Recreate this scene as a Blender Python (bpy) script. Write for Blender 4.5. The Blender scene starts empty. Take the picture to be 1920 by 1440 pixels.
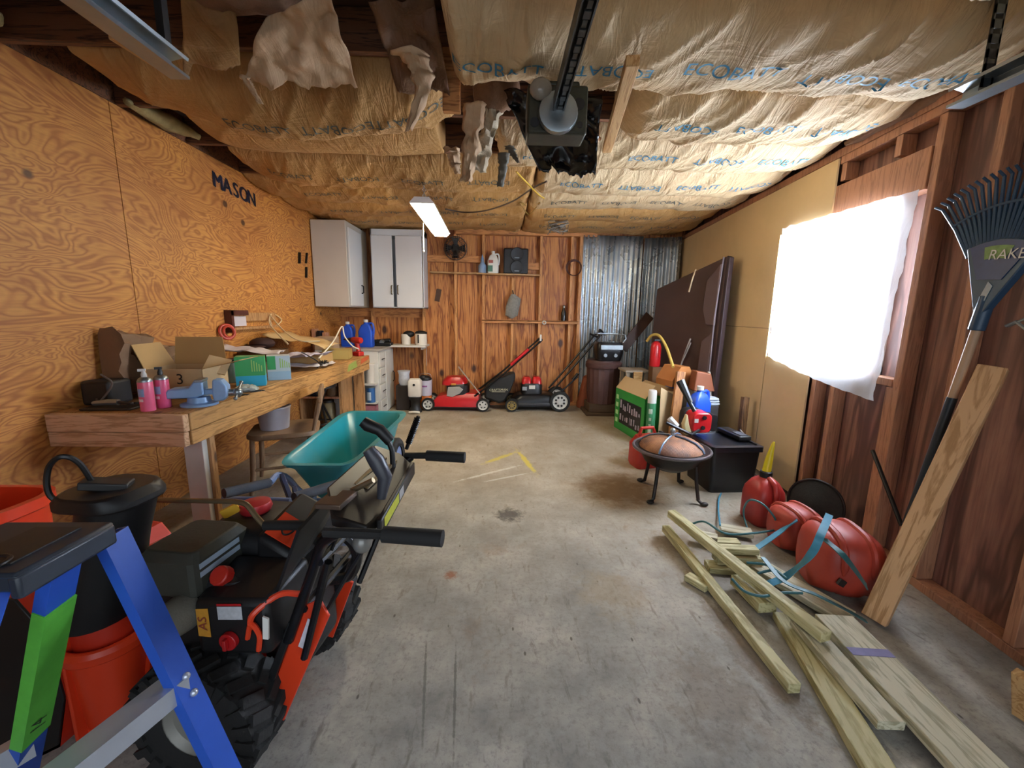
import bpy, bmesh, math, random
from mathutils import Vector, Matrix, Euler, noise
PI = math.pi
SC = bpy.context.scene
COL = SC.collection
V = Vector

# ---------------------------------------------------------------- materials
def lin(c):
    if isinstance(c, str):
        c = c.lstrip('#'); c = [int(c[i:i+2], 16)/255 for i in (0, 2, 4)]
        c = [x/12.92 if x <= .04045 else ((x+.055)/1.055)**2.4 for x in c]
    return (c[0], c[1], c[2], 1)
class NT:
    def __init__(s, name):
        s.m = bpy.data.materials.new(name); s.m.use_nodes = True
        s.t = s.m.node_tree; s.n = s.t.nodes
        s.b = s.n['Principled BSDF']; s.o = s.n['Material Output']
    def N(s, kind, **kw):
        x = s.n.new('ShaderNode'+kind)
        for k, v in kw.items():
            if k in x.inputs.keys() and not hasattr(x, k): x.inputs[k].default_value = v
            else: setattr(x, k, v)
        return x
    def L(s, a, b): s.t.links.new(a, b)
    def coord(s, scale=(1, 1, 1), rot=(0, 0, 0), kind='Object'):
        tc = s.N('TexCoord'); mp = s.N('Mapping')
        mp.inputs['Scale'].default_value = scale; mp.inputs['Rotation'].default_value = rot
        s.L(tc.outputs[kind], mp.inputs['Vector']); return mp.outputs['Vector']
    def noise(s, vec, scale, detail=4, rough=.55, dist=0):
        x = s.N('TexNoise'); x.inputs['Scale'].default_value = scale; x.inputs['Detail'].default_value = detail
        x.inputs['Roughness'].default_value = rough; x.inputs['Distortion'].default_value = dist
        s.L(vec, x.inputs['Vector']); return x.outputs['Fac']
    def math(s, op, a, b=None, c=None):
        x = s.N('Math', operation=op)
        for i, q in enumerate((a, b, c)):
            if q is None: continue
            if isinstance(q, (int, float)): x.inputs[i].default_value = q
            else: s.L(q, x.inputs[i])
        return x.outputs[0]
    def ramp(s, fac, stops, interp='LINEAR'):
        x = s.N('ValToRGB'); r = x.color_ramp; r.interpolation = interp
        while len(r.elements) < len(stops): r.elements.new(.5)
        for e, (p, c) in zip(r.elements, stops): e.position = p; e.color = lin(c)
        s.L(fac, x.inputs[0]); return x.outputs[0]
    def mix(s, fac, a, b, blend='MIX'):
        x = s.N('Mix', data_type='RGBA', blend_type=blend)
        for k, q in ((0, fac), (6, a), (7, b)):
            if isinstance(q, (int, float)): x.inputs[k].default_value = q
            elif isinstance(q, (str, tuple, list)): x.inputs[k].default_value = lin(q)
            else: s.L(q, x.inputs[k])
        return x.outputs[2]
    def bump(s, h, strength=.3, dist=.01):
        x = s.N('Bump'); x.inputs['Strength'].default_value = strength; x.inputs['Distance'].default_value = dist
        s.L(h, x.inputs['Height']); s.L(x.outputs[0], s.b.inputs['Normal'])
    def base(s, c):
        if isinstance(c, (str, tuple, list)): s.b.inputs['Base Color'].default_value = lin(c)
        else: s.L(c, s.b.inputs['Base Color'])
    def rm(s, r, m=0): s.b.inputs['Roughness'].default_value = r; s.b.inputs['Metallic'].default_value = m

MATS = {}
def mat(name, col, rough=.5, metal=0, var=.12, scale=9, bump=0, dirt=None, dirt_amt=.35):
    """plain painted / moulded surface with gentle procedural variation"""
    if name in MATS: return MATS[name]
    s = NT(name); v = s.coord()
    f = s.noise(v, scale, 5)
    c = lin(col); d = [max(0, x*(1-var)) for x in c[:3]]; e = [min(1, x*(1+var)) for x in c[:3]]
    k = s.mix(f, tuple(d), tuple(e))
    if dirt:
        g = s.noise(v, scale*.45, 7, .65)
        g = s.ramp(g, [(.45, (0, 0, 0)), (.72, (1, 1, 1))])
        k = s.mix(s.math('MULTIPLY', g, dirt_amt), k, dirt)
    s.base(k); s.rm(rough, metal)
    if bump: s.bump(s.noise(v, scale*6, 3), bump, .004)
    MATS[name] = s.m; return s.m
def emit(name, col, strength):
    s = NT(name); s.base('#ffffff'); s.b.inputs['Emission Color'].default_value = lin(col)
    s.b.inputs['Emission Strength'].default_value = strength; MATS[name] = s.m; return s.m
def lumber(name, light, dark, axis=0, rough=.65, knots=True, scale=1, stain=None):
    """sawn softwood: grain runs along the object's own axis (0 x, 1 y, 2 z)"""
    if name in MATS: return MATS[name]
    s = NT(name)
    sc = [9*scale]*3; sc[axis] = .8*scale
    v = s.coord(sc)
    f = s.noise(v, 1.6, 5, .6, .6)
    g = s.math('SINE', s.math('MULTIPLY', f, 46))
    g = s.math('MULTIPLY_ADD', g, .22, s.noise(v, 5, 6, .7))
    k = s.ramp(g, [(.25, dark), (.5, light), (.8, light)])
    if knots:
        kv = [3.2*scale]*3; kv[axis] = 1.7*scale
        vo = s.N('TexVoronoi'); vo.inputs['Scale'].default_value = 1.5; s.L(s.coord(kv), vo.inputs['Vector'])
        kf = s.ramp(vo.outputs['Distance'], [(.06, (1, 1, 1)), (.12, (0, 0, 0))])
        k = s.mix(kf, k, '#4a2c14')
    if stain:
        k = s.mix(s.math('MULTIPLY', s.ramp(s.noise(s.coord(), 2.2, 6), [(.45, (0, 0, 0)), (.7, (1, 1, 1))]), .7), k, stain)
    s.base(k); s.rm(rough); s.bump(g, .25, .003)
    MATS[name] = s.m; return s.m

# ---------------------------------------------------------------- mesh building
class MB:
    def __init__(s): s.v = []; s.f = []; s.mi = []; s.cur = 0
    def add(s, vs, fs):
        o = len(s.v); s.v += [V(p) for p in vs]
        for f in fs: s.f.append([o+i for i in f]); s.mi.append(s.cur)
        return s
    def box(s, c, d, rot=None):
        M = rot if isinstance(rot, Matrix) else (Euler(rot).to_matrix() if rot else Matrix.Identity(3))
        vs = [V(c)+M @ V((x*d[0]/2, y*d[1]/2, z*d[2]/2)) for x in (-1, 1) for y in (-1, 1) for z in (-1, 1)]
        return s.add(vs, [(0, 1, 3, 2), (4, 6, 7, 5), (0, 4, 5, 1), (2, 3, 7, 6), (0, 2, 6, 4), (1, 5, 7, 3)])
    def b2(s, a, b):
        return s.box([(a[i]+b[i])/2 for i in range(3)], [abs(b[i]-a[i]) for i in range(3)])
    def beam(s, p, q, w, h, up=(0, 0, 1)):
        p = V(p); q = V(q); d = (q-p).normalized(); u = V(up); sd = d.cross(u)
        if sd.length < 1e-4: sd = d.cross(V((1, 0, 0)))
        sd.normalize(); u = sd.cross(d)
        vs = [b+sd*(x*w/2)+u*(z*h/2) for b in (p, q) for x, z in ((-1, -1), (1, -1), (1, 1), (-1, 1))]
        return s.add(vs, [(3, 2, 1, 0), (4, 5, 6, 7), (0, 1, 5, 4), (1, 2, 6, 5), (2, 3, 7, 6), (3, 0, 4, 7)])
    def loft(s, rings, cap=True, close=False):
        n = len(rings[0]); vs = [p for r in rings for p in r]; fs = []
        m = len(rings)
        for i in range(m if close else m-1):
            j = (i+1) % m
            for k in range(n): fs.append((i*n+k, i*n+(k+1) % n, j*n+(k+1) % n, j*n+k))
        if cap and not close: fs += [tuple(range(n))[::-1], tuple((m-1)*n+k for k in range(n))]
        return s.add(vs, fs)
    def tube(s, pts, r, n=8, close=False, cap=True):
        pts = [V(p) for p in pts]; m = len(pts); rings = []; prev = None
        for i, p in enumerate(pts):
            a = pts[i-1] if (i or close) else p; b = pts[(i+1) % m] if (i < m-1 or close) else p
            d = (b-a).normalized()
            if prev is None: x = d.orthogonal().normalized()
            else:
                x = prev-d*prev.dot(d)
                x = x.normalized() if x.length > 1e-5 else d.orthogonal().normalized()
            prev = x; y = d.cross(x); rr = r[i] if isinstance(r, (list, tuple)) else r
            rings.append([p+(x*math.cos(t)+y*math.sin(t))*rr for t in (2*PI*k/n for k in range(n))])
        return s.loft(rings, cap, close)
    def cyl(s, p, q, r, r2=None, n=18): return s.tube([p, q], [r, r if r2 is None else r2], n)
    def lathe(s, prof, n=24, c=(0, 0, 0), axis=(0, 0, 1), cap=True):
        M = V((0, 0, 1)).rotation_difference(V(axis)).to_matrix()
        return s.loft([[V(c)+M @ V((r*math.cos(2*PI*k/n), r*math.sin(2*PI*k/n), z)) for k in range(n)] for r, z in prof], cap)
    def ball(s, c, r, n=14, m=8, M=None):
        r = (r, r, r) if isinstance(r, (int, float)) else r; M = M or Matrix.Identity(3)
        return s.loft([[V(c)+M @ V((r[0]*math.sin(a)*math.cos(2*PI*k/n), r[1]*math.sin(a)*math.sin(2*PI*k/n), -r[2]*math.cos(a))) for k in range(n)]
                       for a in [max(.02, min(PI-.02, PI*i/m)) for i in range(m+1)]])
    def prism(s, poly, t, c=(0, 0, 0), M=None):
        """polygon in local x-y, extruded along local z by t, centred"""
        M = M or Matrix.Identity(3); n = len(poly)
        return s.loft([[V(c)+M @ V((x, y, z)) for x, y in poly] for z in (-t/2, t/2)])
    def grid(s, fn, nu, nv):
        vs = [fn(i/nu, j/nv) for i in range(nu+1) for j in range(nv+1)]
        return s.add(vs, [(i*(nv+1)+j, (i+1)*(nv+1)+j, (i+1)*(nv+1)+j+1, i*(nv+1)+j+1) for i in range(nu) for j in range(nv)])
    def ring(s, c, R, r, axis=(0, 0, 1), n=28, m=8):
        M = V((0, 0, 1)).rotation_difference(V(axis)).to_matrix()
        return s.tube([V(c)+M @ V((R*math.cos(2*PI*k/n), R*math.sin(2*PI*k/n), 0)) for k in range(n)], r, m, close=True)
    def text(s, string, size, o, right, up, depth=.001, fn=None):
        me = text_mesh(string, getattr(s, 'fine', False)); right = V(right).normalized(); up = V(up).normalized(); nn = right.cross(up)
        vs = []
        for p in me[0]:
            q = V(o)+right*(p.x*size)+up*(p.y*size)+nn*depth
            vs.append(fn(q) if fn else q)
        return s.add(vs, me[1])
_TX = {}
def text_mesh(string, fine=False):
    if (string, fine) in _TX: return _TX[string, fine]
    cu = bpy.data.curves.new('lettering', 'FONT'); cu.body = string; cu.align_x = 'CENTER'; cu.align_y = 'CENTER'; cu.resolution_u = 3
    o = bpy.data.objects.new('lettering', cu); COL.objects.link(o)
    dg = bpy.context.evaluated_depsgraph_get(); me = bpy.data.meshes.new_from_object(o.evaluated_get(dg))
    if fine:
        bm = bmesh.new(); bm.from_mesh(me); bmesh.ops.triangulate(bm, faces=bm.faces)
        for _ in range(4):
            es = [e for e in bm.edges if e.calc_length() > .16]
            if es: bmesh.ops.subdivide_edges(bm, edges=es, cuts=1); bmesh.ops.triangulate(bm, faces=bm.faces)
        bm.to_mesh(me); bm.free()
    r = ([v.co.copy() for v in me.vertices], [tuple(p.vertices) for p in me.polygons])
    bpy.data.objects.remove(o); bpy.data.curves.remove(cu); bpy.data.meshes.remove(me)
    _TX[string, fine] = r; return r
def rotm(x=0, y=0, z=0): return Euler((x, y, z)).to_matrix()
def frame(xa, ya):
    """3x3 matrix with columns x, y, z from two directions"""
    x = V(xa).normalized(); z = x.cross(V(ya)).normalized(); y = z.cross(x)
    return Matrix((x, y, z)).transposed()
def bez(pts, n=10):
    """Catmull-Rom through the points"""
    pts = [V(p) for p in pts]; out = []
    P = [pts[0]*2-pts[1]]+pts+[pts[-1]*2-pts[-2]]
    for i in range(1, len(P)-2):
        a, b, c, d = P[i-1:i+3]
        for k in range(n):
            t = k/n
            out.append(.5*((2*b)+(c-a)*t+(2*a-5*b+4*c-d)*t*t+(3*b-a-3*c+d)*t**3))
    out.append(pts[-1]); return out
def rrect(w, h, r, n=4):
    p = []
    for cx, cy, a0 in ((w/2-r, h/2-r, 0), (-w/2+r, h/2-r, PI/2), (-w/2+r, -h/2+r, PI), (w/2-r, -h/2+r, 1.5*PI)):
        for k in range(n+1): p.append((cx+r*math.cos(a0+PI/2*k/n), cy+r*math.sin(a0+PI/2*k/n)))
    return p

# ---------------------------------------------------------------- objects
def root_of(o):
    while o.parent: o = o.parent
    return o
def tag(o, label, cat, group=None, kind=None):
    if label: o['label'] = label
    if cat: o['category'] = cat
    if group: o['group'] = group
    if kind: o['kind'] = kind
    return o
def thing(name, label, cat, loc=(0, 0, 0), rotz=0, group=None, rot=None):
    o = bpy.data.objects.new(name, None); o.empty_display_size = .05; COL.objects.link(o)
    o.location = loc; o.rotation_euler = rot or (0, 0, rotz)
    return tag(o, label, cat, group)
def obj(name, mb, m, parent=None, w=False, bevel=0, smooth=40, label=None, solid=0, sub=0, seg=2):
    """link one mesh object; w: the vertices are world coordinates"""
    me = bpy.data.meshes.new(name)
    vs = mb.v
    o = bpy.data.objects.new(name, me)
    if parent is not None:
        o.parent = parent
        if w:
            r = root_of(parent); Mi = Matrix.LocRotScale(r.location, r.rotation_euler, r.scale).inverted()
            vs = [Mi @ p for p in vs]
    else:
        xs = [p.x for p in vs]; ys = [p.y for p in vs]; zs = [p.z for p in vs]
        c = V(((min(xs)+max(xs))/2, (min(ys)+max(ys))/2, min(zs))); o.location = c
        vs = [p-c for p in vs]
    me.from_pydata([tuple(p) for p in vs], [], mb.f)
    ms = m if isinstance(m, (list, tuple)) else [m]
    for q in ms: me.materials.append(q)
    if len(ms) > 1: me.polygons.foreach_set('material_index', mb.mi)
    bm = bmesh.new(); bm.from_mesh(me); bmesh.ops.recalc_face_normals(bm, faces=bm.faces); bm.to_mesh(me); bm.free()
    if smooth:
        me.polygons.foreach_set('use_smooth', [True]*len(me.polygons)); me.set_sharp_from_angle(angle=math.radians(smooth))
    COL.objects.link(o)
    if bevel:
        b = o.modifiers.new('bevel', 'BEVEL'); b.width = bevel; b.segments = seg; b.limit_method = 'ANGLE'; b.angle_limit = math.radians(50)
    if solid:
        q = o.modifiers.new('thickness', 'SOLIDIFY'); q.thickness = solid; q.offset = 0
    if sub:
        q = o.modifiers.new('subdivision', 'SUBSURF'); q.levels = q.render_levels = sub
    if label: o['label'] = label
    return o
def struct(name, mb, m, parent=None, **k):
    o = obj(name, mb, m, parent, **k); o['kind'] = 'structure'; return o
def dup(root, loc, rotz=None, label=None, group=None, rot=None):
    def cp(o, par):
        c = o.copy(); COL.objects.link(c)
        if par is not None: c.parent = par
        for ch in list(o.children): cp(ch, c)
        return c
    r = cp(root, None); r.location = loc
    if rot: r.rotation_euler = rot
    elif rotz is not None: r.rotation_euler = (0, 0, rotz)
    if label: r['label'] = label
    if group: r['group'] = group
    return r
def nz(x, y, z=0): return noise.noise(V((x, y, z)))

# ================================================================ camera
HCAM = 1.30
cam_d = bpy.data.cameras.new('camera'); cam = bpy.data.objects.new('camera', cam_d); COL.objects.link(cam); SC.camera = cam
cam_d.sensor_width = 36; cam_d.lens = 768/1920*36; cam_d.clip_start = .02
_p, _y, _r = [math.radians(a) for a in (9.8, 1.8, .89)]
_f = V((math.sin(_y)*math.cos(_p), math.cos(_y)*math.cos(_p), -math.sin(_p)))
_rt = V((math.cos(_y), -math.sin(_y), 0)); _up = _rt.cross(_f)
_rt2 = _rt*math.cos(_r)+_up*math.sin(_r); _up2 = _up*math.cos(_r)-_rt*math.sin(_r)
cam.matrix_world = Matrix.LocRotScale(V((0, 0, HCAM)), Matrix((_rt2, _up2, -_f)).transposed(), None)

XL, YB, ZC = -2.21, 5.83, 2.43
def XR(y): return 2.46-.10*(YB-y)

# ================================================================ setting materials
def m_plywood():
    s = NT('plywood_wall'); v = s.coord()
    sep = s.N('SeparateXYZ'); s.L(v, sep.inputs[0])
    # rotary-cut figure: contour lines of a slow noise field, stretched along the grain
    def fig(scale, seed, lines, dist):
        mp = s.N('Mapping'); mp.inputs['Scale'].default_value = scale; mp.inputs['Location'].default_value = (seed, seed*.7, seed*1.3)
        s.L(v, mp.inputs['Vector'])
        f = s.noise(mp.outputs[0], 1, 3, .45, dist)
        return s.math('MULTIPLY_ADD', s.math('SINE', s.math('MULTIPLY', f, lines)), .5, .5)
    a = fig((1, .4, 4.4), 3.1, 95, .6); b = fig((1, 1.5, 4.2), 7.7, 150, .9)
    far = s.ramp(s.math('MULTIPLY_ADD', sep.outputs['Y'], .2, .5), [(.52, (0, 0, 0)), (.54, (1, 1, 1))])
    fine = s.noise(s.coord((4, 5, 70)), 1.5, 5, .7)
    big = s.noise(v, 1.1, 4, .6)
    ca = s.ramp(a, [(0, '#94592a'), (.35, '#ad6f35'), (1, '#bd8144')])
    cb = s.ramp(b, [(0, '#a0632b'), (.3, '#ba7b3d'), (1, '#cf9348')])
    k = s.mix(far, ca, cb)
    k = s.mix(s.ramp(fine, [(.3, (.35, .35, .35)), (.6, (0, 0, 0))]), k, '#80481f')
    k = s.mix(s.math('MULTIPLY', s.ramp(big, [(.42, (0, 0, 0)), (.68, (1, 1, 1))]), .55), k, '#87491f')
    vo = s.N('TexVoronoi'); vo.inputs['Scale'].default_value = 1; s.L(s.coord((.01, 2.3, 2.6)), vo.inputs['Vector'])
    kn = s.ramp(vo.outputs['Distance'], [(.055, (1, 1, 1)), (.085, (0, 0, 0))])
    k = s.mix(s.math('MULTIPLY', kn, .9), k, '#3a1d0e')
    s.base(k); s.rm(.55); s.bump(fine, .2, .003); return s.m
def m_siding(name, light, dark, mid, knot=True, fs=6, lines=52):
    s = NT(name); v = s.coord((fs, fs, fs*.09))
    f = s.noise(v, 1.1, 4, .55, .8)
    g = s.math('MULTIPLY_ADD', s.math('SINE', s.math('MULTIPLY', f, lines)), .5, .5)
    k = s.ramp(g, [(0, dark), (.35, mid), (1, light)])
    st = s.noise(s.coord((40, 40, 2)), 1.6, 5, .7)
    k = s.mix(s.ramp(st, [(.35, (.5, .5, .5)), (.6, (0, 0, 0))]), k, dark)
    b = s.noise(s.coord(), 1.7, 5)
    k = s.mix(s.math('MULTIPLY', s.ramp(b, [(.45, (0, 0, 0)), (.7, (1, 1, 1))]), .5), k, dark)
    if knot:
        vo = s.N('TexVoronoi'); vo.inputs['Scale'].default_value = 1; s.L(s.coord((3, 3, 1.7)), vo.inputs['Vector'])
        kn = s.ramp(vo.outputs['Distance'], [(.07, (1, 1, 1)), (.14, (0, 0, 0))])
        k = s.mix(kn, k, '#3d1c0c')
    s.base(k); s.rm(.6); s.bump(g, .15, .004); return s.m
def m_concrete():
    s = NT('concrete'); v = s.coord()
    a = s.noise(v, 1.9, 10, .68); b = s.noise(v, 48, 6, .75); c = s.noise(s.coord((1, .3, 1), (0, 0, .25)), 26, 5, .65, .5)
    k = s.ramp(a, [(.34, '#74716c'), (.5, '#9b9890'), (.64, '#bbb6ac')])
    k = s.mix(s.ramp(b, [(.33, (.6, .6, .6)), (.5, (0, 0, 0))]), k, '#6a6765')
    k = s.mix(s.ramp(c, [(.57, (0, 0, 0)), (.70, (.6, .6, .6))]), k, '#57514a')
    # dark flecks of grit
    vo = s.N('TexVoronoi'); vo.inputs['Scale'].default_value = 13; s.L(s.coord((1, .45, 1), (0, 0, .6)), vo.inputs['Vector'])
    k = s.mix(s.ramp(vo.outputs['Distance'], [(.045, (.8, .8, .8)), (.075, (0, 0, 0))]), k, '#33302c')
    # brown oil / rust stains
    d = s.noise(s.coord((1, 1, 1), (0, 0, .4)), 1.9, 8, .7)
    k = s.mix(s.ramp(d, [(.57, (0, 0, 0)), (.74, (.65, .65, .65))]), k, '#7a5534')
    # warm tint growing toward the deep end of the slab
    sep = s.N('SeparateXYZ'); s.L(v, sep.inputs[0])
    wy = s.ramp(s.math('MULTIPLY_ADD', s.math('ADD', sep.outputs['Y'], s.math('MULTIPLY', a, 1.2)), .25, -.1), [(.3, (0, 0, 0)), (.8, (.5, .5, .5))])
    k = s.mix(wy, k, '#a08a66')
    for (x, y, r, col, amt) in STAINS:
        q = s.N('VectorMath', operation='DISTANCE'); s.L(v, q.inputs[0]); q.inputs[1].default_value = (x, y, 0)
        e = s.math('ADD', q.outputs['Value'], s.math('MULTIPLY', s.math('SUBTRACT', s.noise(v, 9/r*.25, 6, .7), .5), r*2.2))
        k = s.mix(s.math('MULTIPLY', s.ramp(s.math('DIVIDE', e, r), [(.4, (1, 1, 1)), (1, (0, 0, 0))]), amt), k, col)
    for (p, q, wd, col, amt) in LINES:
        mp = s.N('Mapping', vector_type='TEXTURE'); mp.inputs['Location'].default_value = ((p[0]+q[0])/2, (p[1]+q[1])/2, 0)
        mp.inputs['Rotation'].default_value = (0, 0, math.atan2(q[1]-p[1], q[0]-p[0])); mp.inputs['Scale'].default_value = (math.hypot(q[0]-p[0], q[1]-p[1])/2, wd, 1)
        tc = s.N('TexCoord'); s.L(tc.outputs['Object'], mp.inputs['Vector']); ln = s.N('VectorMath', operation='LENGTH'); s.L(mp.outputs[0], ln.inputs[0])
        e = s.math('ADD', ln.outputs['Value'], s.math('MULTIPLY', s.math('SUBTRACT', s.noise(v, 22, 6, .75), .5), 2.2))
        k = s.mix(s.math('MULTIPLY', s.ramp(e, [(.55, (1, 1, 1)), (1, (0, 0, 0))]), amt), k, col)
    s.base(k); s.rm(.8); s.bump(b, .35, .004); return s.m
LINES = [((-0.160,3.383,0.000), (0.189,3.750,0.000), .035, '#c3ad3a', .75), ((0.171,3.812,0.000), (0.319,3.150,0.000), .03, '#c9b338', .8), ((-0.369,3.007,0.000), (0.235,3.413,0.000), .02, '#c9c3b4', .7), ((-0.142,3.009,0.000), (0.291,3.230,0.000), .015, '#c9c3b4', .6), ((0.963,1.734,0.000), (1.035,1.023,0.000), .09, '#5f4a34', .55), ((-0.164,1.455,0.000), (-0.122,0.983,0.000), .006, '#4a4640', .7), ((-0.291,1.513,0.000), (-0.214,0.985,0.000), .006, '#4a4640', .6)]  # brown band left of the timbers: stain plus their shadow painted in
# object origin of the floor is set at the world origin so these are room coordinates
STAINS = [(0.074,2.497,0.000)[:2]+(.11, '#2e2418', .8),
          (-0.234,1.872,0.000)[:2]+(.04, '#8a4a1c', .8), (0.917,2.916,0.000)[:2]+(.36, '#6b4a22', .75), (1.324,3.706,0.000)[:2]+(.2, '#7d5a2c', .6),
          (0.991,2.147,0.000)[:2]+(.16, '#6a4f2c', .5), (0.746,1.207,0.000)[:2]+(.22, '#5a4633', .45), (0.553,1.738,0.000)[:2]+(.2, '#8d7650', .4)]  # patch at the timbers' far end is stain plus painted shadow
M_PLY = m_plywood(); M_BACK = m_siding('siding_back', '#cb8a4b', '#7d431d', '#bd7b3e'); M_RIGHT = m_siding('siding_right', '#986d5c', '#5d3f36', '#875d4e', False, 3.4, 46)
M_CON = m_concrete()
M_STUD = lumber('stud_wood', '#c58b52', '#94602f', 2, .6); M_STUDH = lumber('plate_wood', '#bd8048', '#8a552a', 0, .6)
M_STUDD = lumber('stud_wood_dark', '#ad7b5c', '#94664c', 2, .6); M_JOIST = lumber('joist_wood', '#6a4024', '#3a2010', 0, .7)
M_DRY = mat('drywall', '#dcc193', .8, 0, .06, 3, .05, '#8d774c', .18)

# ================================================================ shell
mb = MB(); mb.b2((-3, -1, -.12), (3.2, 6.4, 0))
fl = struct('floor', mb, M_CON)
for v in fl.data.vertices: v.co = v.co+fl.location
fl.location = (0, 0, 0)
mb = MB(); mb.b2((-9, -9, -.14), (9, -1.003, -.02)); struct('driveway', mb, mat('driveway_concrete', '#9c9a95', .85, bump=.3))
mb = MB()
for y0, y1 in ((-1, .18), (.183, 2.598), (2.603, 5.02), (5.023, YB)): mb.b2((XL-.1, y0, 0), (XL, y1, ZC+.01))
wl = struct('wall_left', mb, M_PLY)
for v in wl.data.vertices: v.co = v.co+wl.location
wl.location = (0, 0, 0)
mb = MB(); mb.b2((XL-.1, YB, 0), (2.62, YB+.1, 2.62)); struct('wall_back', mb, M_BACK)
WX = (2.26, 3.27); WZ = (.99, 1.935)            # window opening in the right wall: y range, z range
mb = MB()
def wallr(y0, y1, z0, z1, o0=0, o1=.1): mb.loft([[V((XR(y)+a, y, z)) for y, a in ((y0, o0), (y1, o0), (y1, o1), (y0, o1))] for z in (z0, z1)])
wallr(-1, WX[0], 0, 2.62); wallr(WX[1], YB+.1, 0, 2.62); wallr(WX[0], WX[1], 0, WZ[0]); wallr(WX[0], WX[1], WZ[1], 2.62)
# the sheathing sits a stud's depth behind the face used for measuring
for p in mb.v: p.x += .085
struct('wall_right', mb, M_RIGHT)
mb = MB(); mb.b2((-2.4, -1.1, 0), (-1.08, -1, 2.62)); mb.b2((1.66, -1.1, 0), (2.6, -1, 2.62)); mb.b2((-1.08, -1.1, 2.12), (1.66, -1, 2.62))
struct('wall_front', mb, M_STUDD)
mb = MB(); mb.b2((-2.4, -1.1, 2.62), (2.7, 6, 2.70)); struct('ceiling', mb, mat('roof_boards', '#4a2e1c', .8, 0, .3, 4))
nt = [0]
def trim(mb, m, **k):
    nt[0] += 1; return struct('trim_%d' % nt[0], mb, m, **k)
# ceiling joists
JY = [-.2, .38, .96, 1.54, 2.09, 2.66, 3.20, 3.79, 4.37, 4.95, 5.5]
for y in JY:
    m = MB(); m.b2((XL+.002, y-.019, 2.44), (XR(y)+.075, y+.019, 2.615)); trim(m, M_JOIST, bevel=.003)
m = MB(); m.b2((XL-.09, -1, ZC+.015), (XL-.003, YB, 2.61)); trim(m, M_JOIST)
# studs on the back wall
def stud_b(x, z0, z1, w=.038, d=.085): 
    m = MB(); m.b2((x-w/2, YB-d, z0), (x+w/2, YB-.001, z1)); trim(m, M_STUD, bevel=.003)
for x in (-1.05, -.61, -.23, .55, .97): stud_b(x, .04, 2.33)
stud_b(.17, .04, 1.16); stud_b(.18, 1.25, 1.78, .05, .04); stud_b(1.1, .04, 2.33, .06); stud_b(-1.75, .04, 1.3)
m = MB(); m.b2((XL+.01, YB-.09, 0), (1.2, YB-.001, .039)); trim(m, M_STUDH)
m = MB(); m.b2((-.6, YB-.09, 2.332), (1.3, YB-.001, 2.42)); trim(m, M_STUDH)
for a, b, z in ((-.59, -.25, 2.06), (.20, .53, 1.98), (-1.03, -.63, 2.06)):
    m = MB(); m.b2((a, YB-.06, z-.09), (b, YB-.002, z)); trim(m, M_STUDH)
m = MB(); m.b2((-2.2, YB-.04, 1.22), (-1.08, YB-.002, 1.335)); trim(m, M_STUDH)
# studs, plates and header on the right wall (faces on the measuring plane)
def beam_r(y0, z0, y1, z1, w, d=.083, m=None, off=0):
    b = MB()
    if abs(y1-y0) < .001: b.loft([[V((XR(y)+o, y, z)) for y, o in ((y0-w/2, off), (y0+w/2, off), (y0+w/2, off+d), (y0-w/2, off+d))] for z in (z0, z1)])
    else: b.loft([[V((XR(y)+o, y, z)) for o, z in ((off, z0-w/2), (off, z0+w/2), (off+d, z0+w/2), (off+d, z0-w/2))] for y in (y0, y1)])
    trim(b, m or M_STUDD, bevel=.003)
for y in (2.06, 1.78, 1.36, .85, .3, -.3): beam_r(y, .045, y, 2.26, .042)
for y in (2.1, 2.52, 2.70): beam_r(y, .045, y, WZ[0]-.05, .04)
beam_r(2.7, WZ[1]+.22, 2.7, 2.26, .04); beam_r(2.3, WZ[1]+.22, 2.3, 2.26, .04)
beam_r(2.095, WZ[1]+.1, 3.3, WZ[1]+.1, .2)
beam_r(2.09, WZ[0]-.025, 3.3, WZ[0]-.025, .04)
beam_r(-1, .021, 2.74, .021, .042); beam_r(-1, 2.285, 2.74, 2.285, .045); beam_r(-1, 2.335, YB, 2.335, .05)
# drywall sheet on the far part of the right wall, notched round the window
mb = MB()
def dry(y0, y1, z0, z1): mb.loft([[V((XR(y)+o, y, z)) for y, o in ((y0, -.012), (y1, -.012), (y1, .0), (y0, .0))] for z in (z0, z1)])
dry(3.31, YB-.01, .03, 1.208); dry(3.31, YB-.01, 1.212, 2.3); dry(2.745, 3.30, .03, WZ[0]-.002); dry(2.745, 3.31, WZ[1]+.002, 2.3)
struct('wall_right_drywall', mb, M_DRY, smooth=0)
# window
w1 = MB()
for a in ((WX[0], WX[1], WZ[0], WZ[0]+.04), (WX[0], WX[1], WZ[1]-.04, WZ[1]), (WX[0], WX[0]+.04, WZ[0], WZ[1]), (WX[1]-.04, WX[1], WZ[0], WZ[1]), (WX[0], WX[1], 1.46, 1.49)):
    w1.loft([[V((XR(y)+o, y, z)) for y, o in ((a[0], .05), (a[1], .05), (a[1], .1), (a[0], .1))] for z in a[2:]])
win = struct('window_1', w1, mat('window_paint', '#d8d8d4', .5))
M_GLOW = emit('daylit_pane', '#e4efff', 52)
g = MB(); g.loft([[V((XR(y)+o, y, z)) for y, o in ((WX[0]+.02, .075), (WX[1]-.02, .075), (WX[1]-.02, .08), (WX[0]+.02, .08))] for z in (WZ[0]+.02, WZ[1]-.02)])
obj('pane', g, M_GLOW, win)
for v in win.children[0].data.vertices: v.co = v.co-win.location

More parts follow.
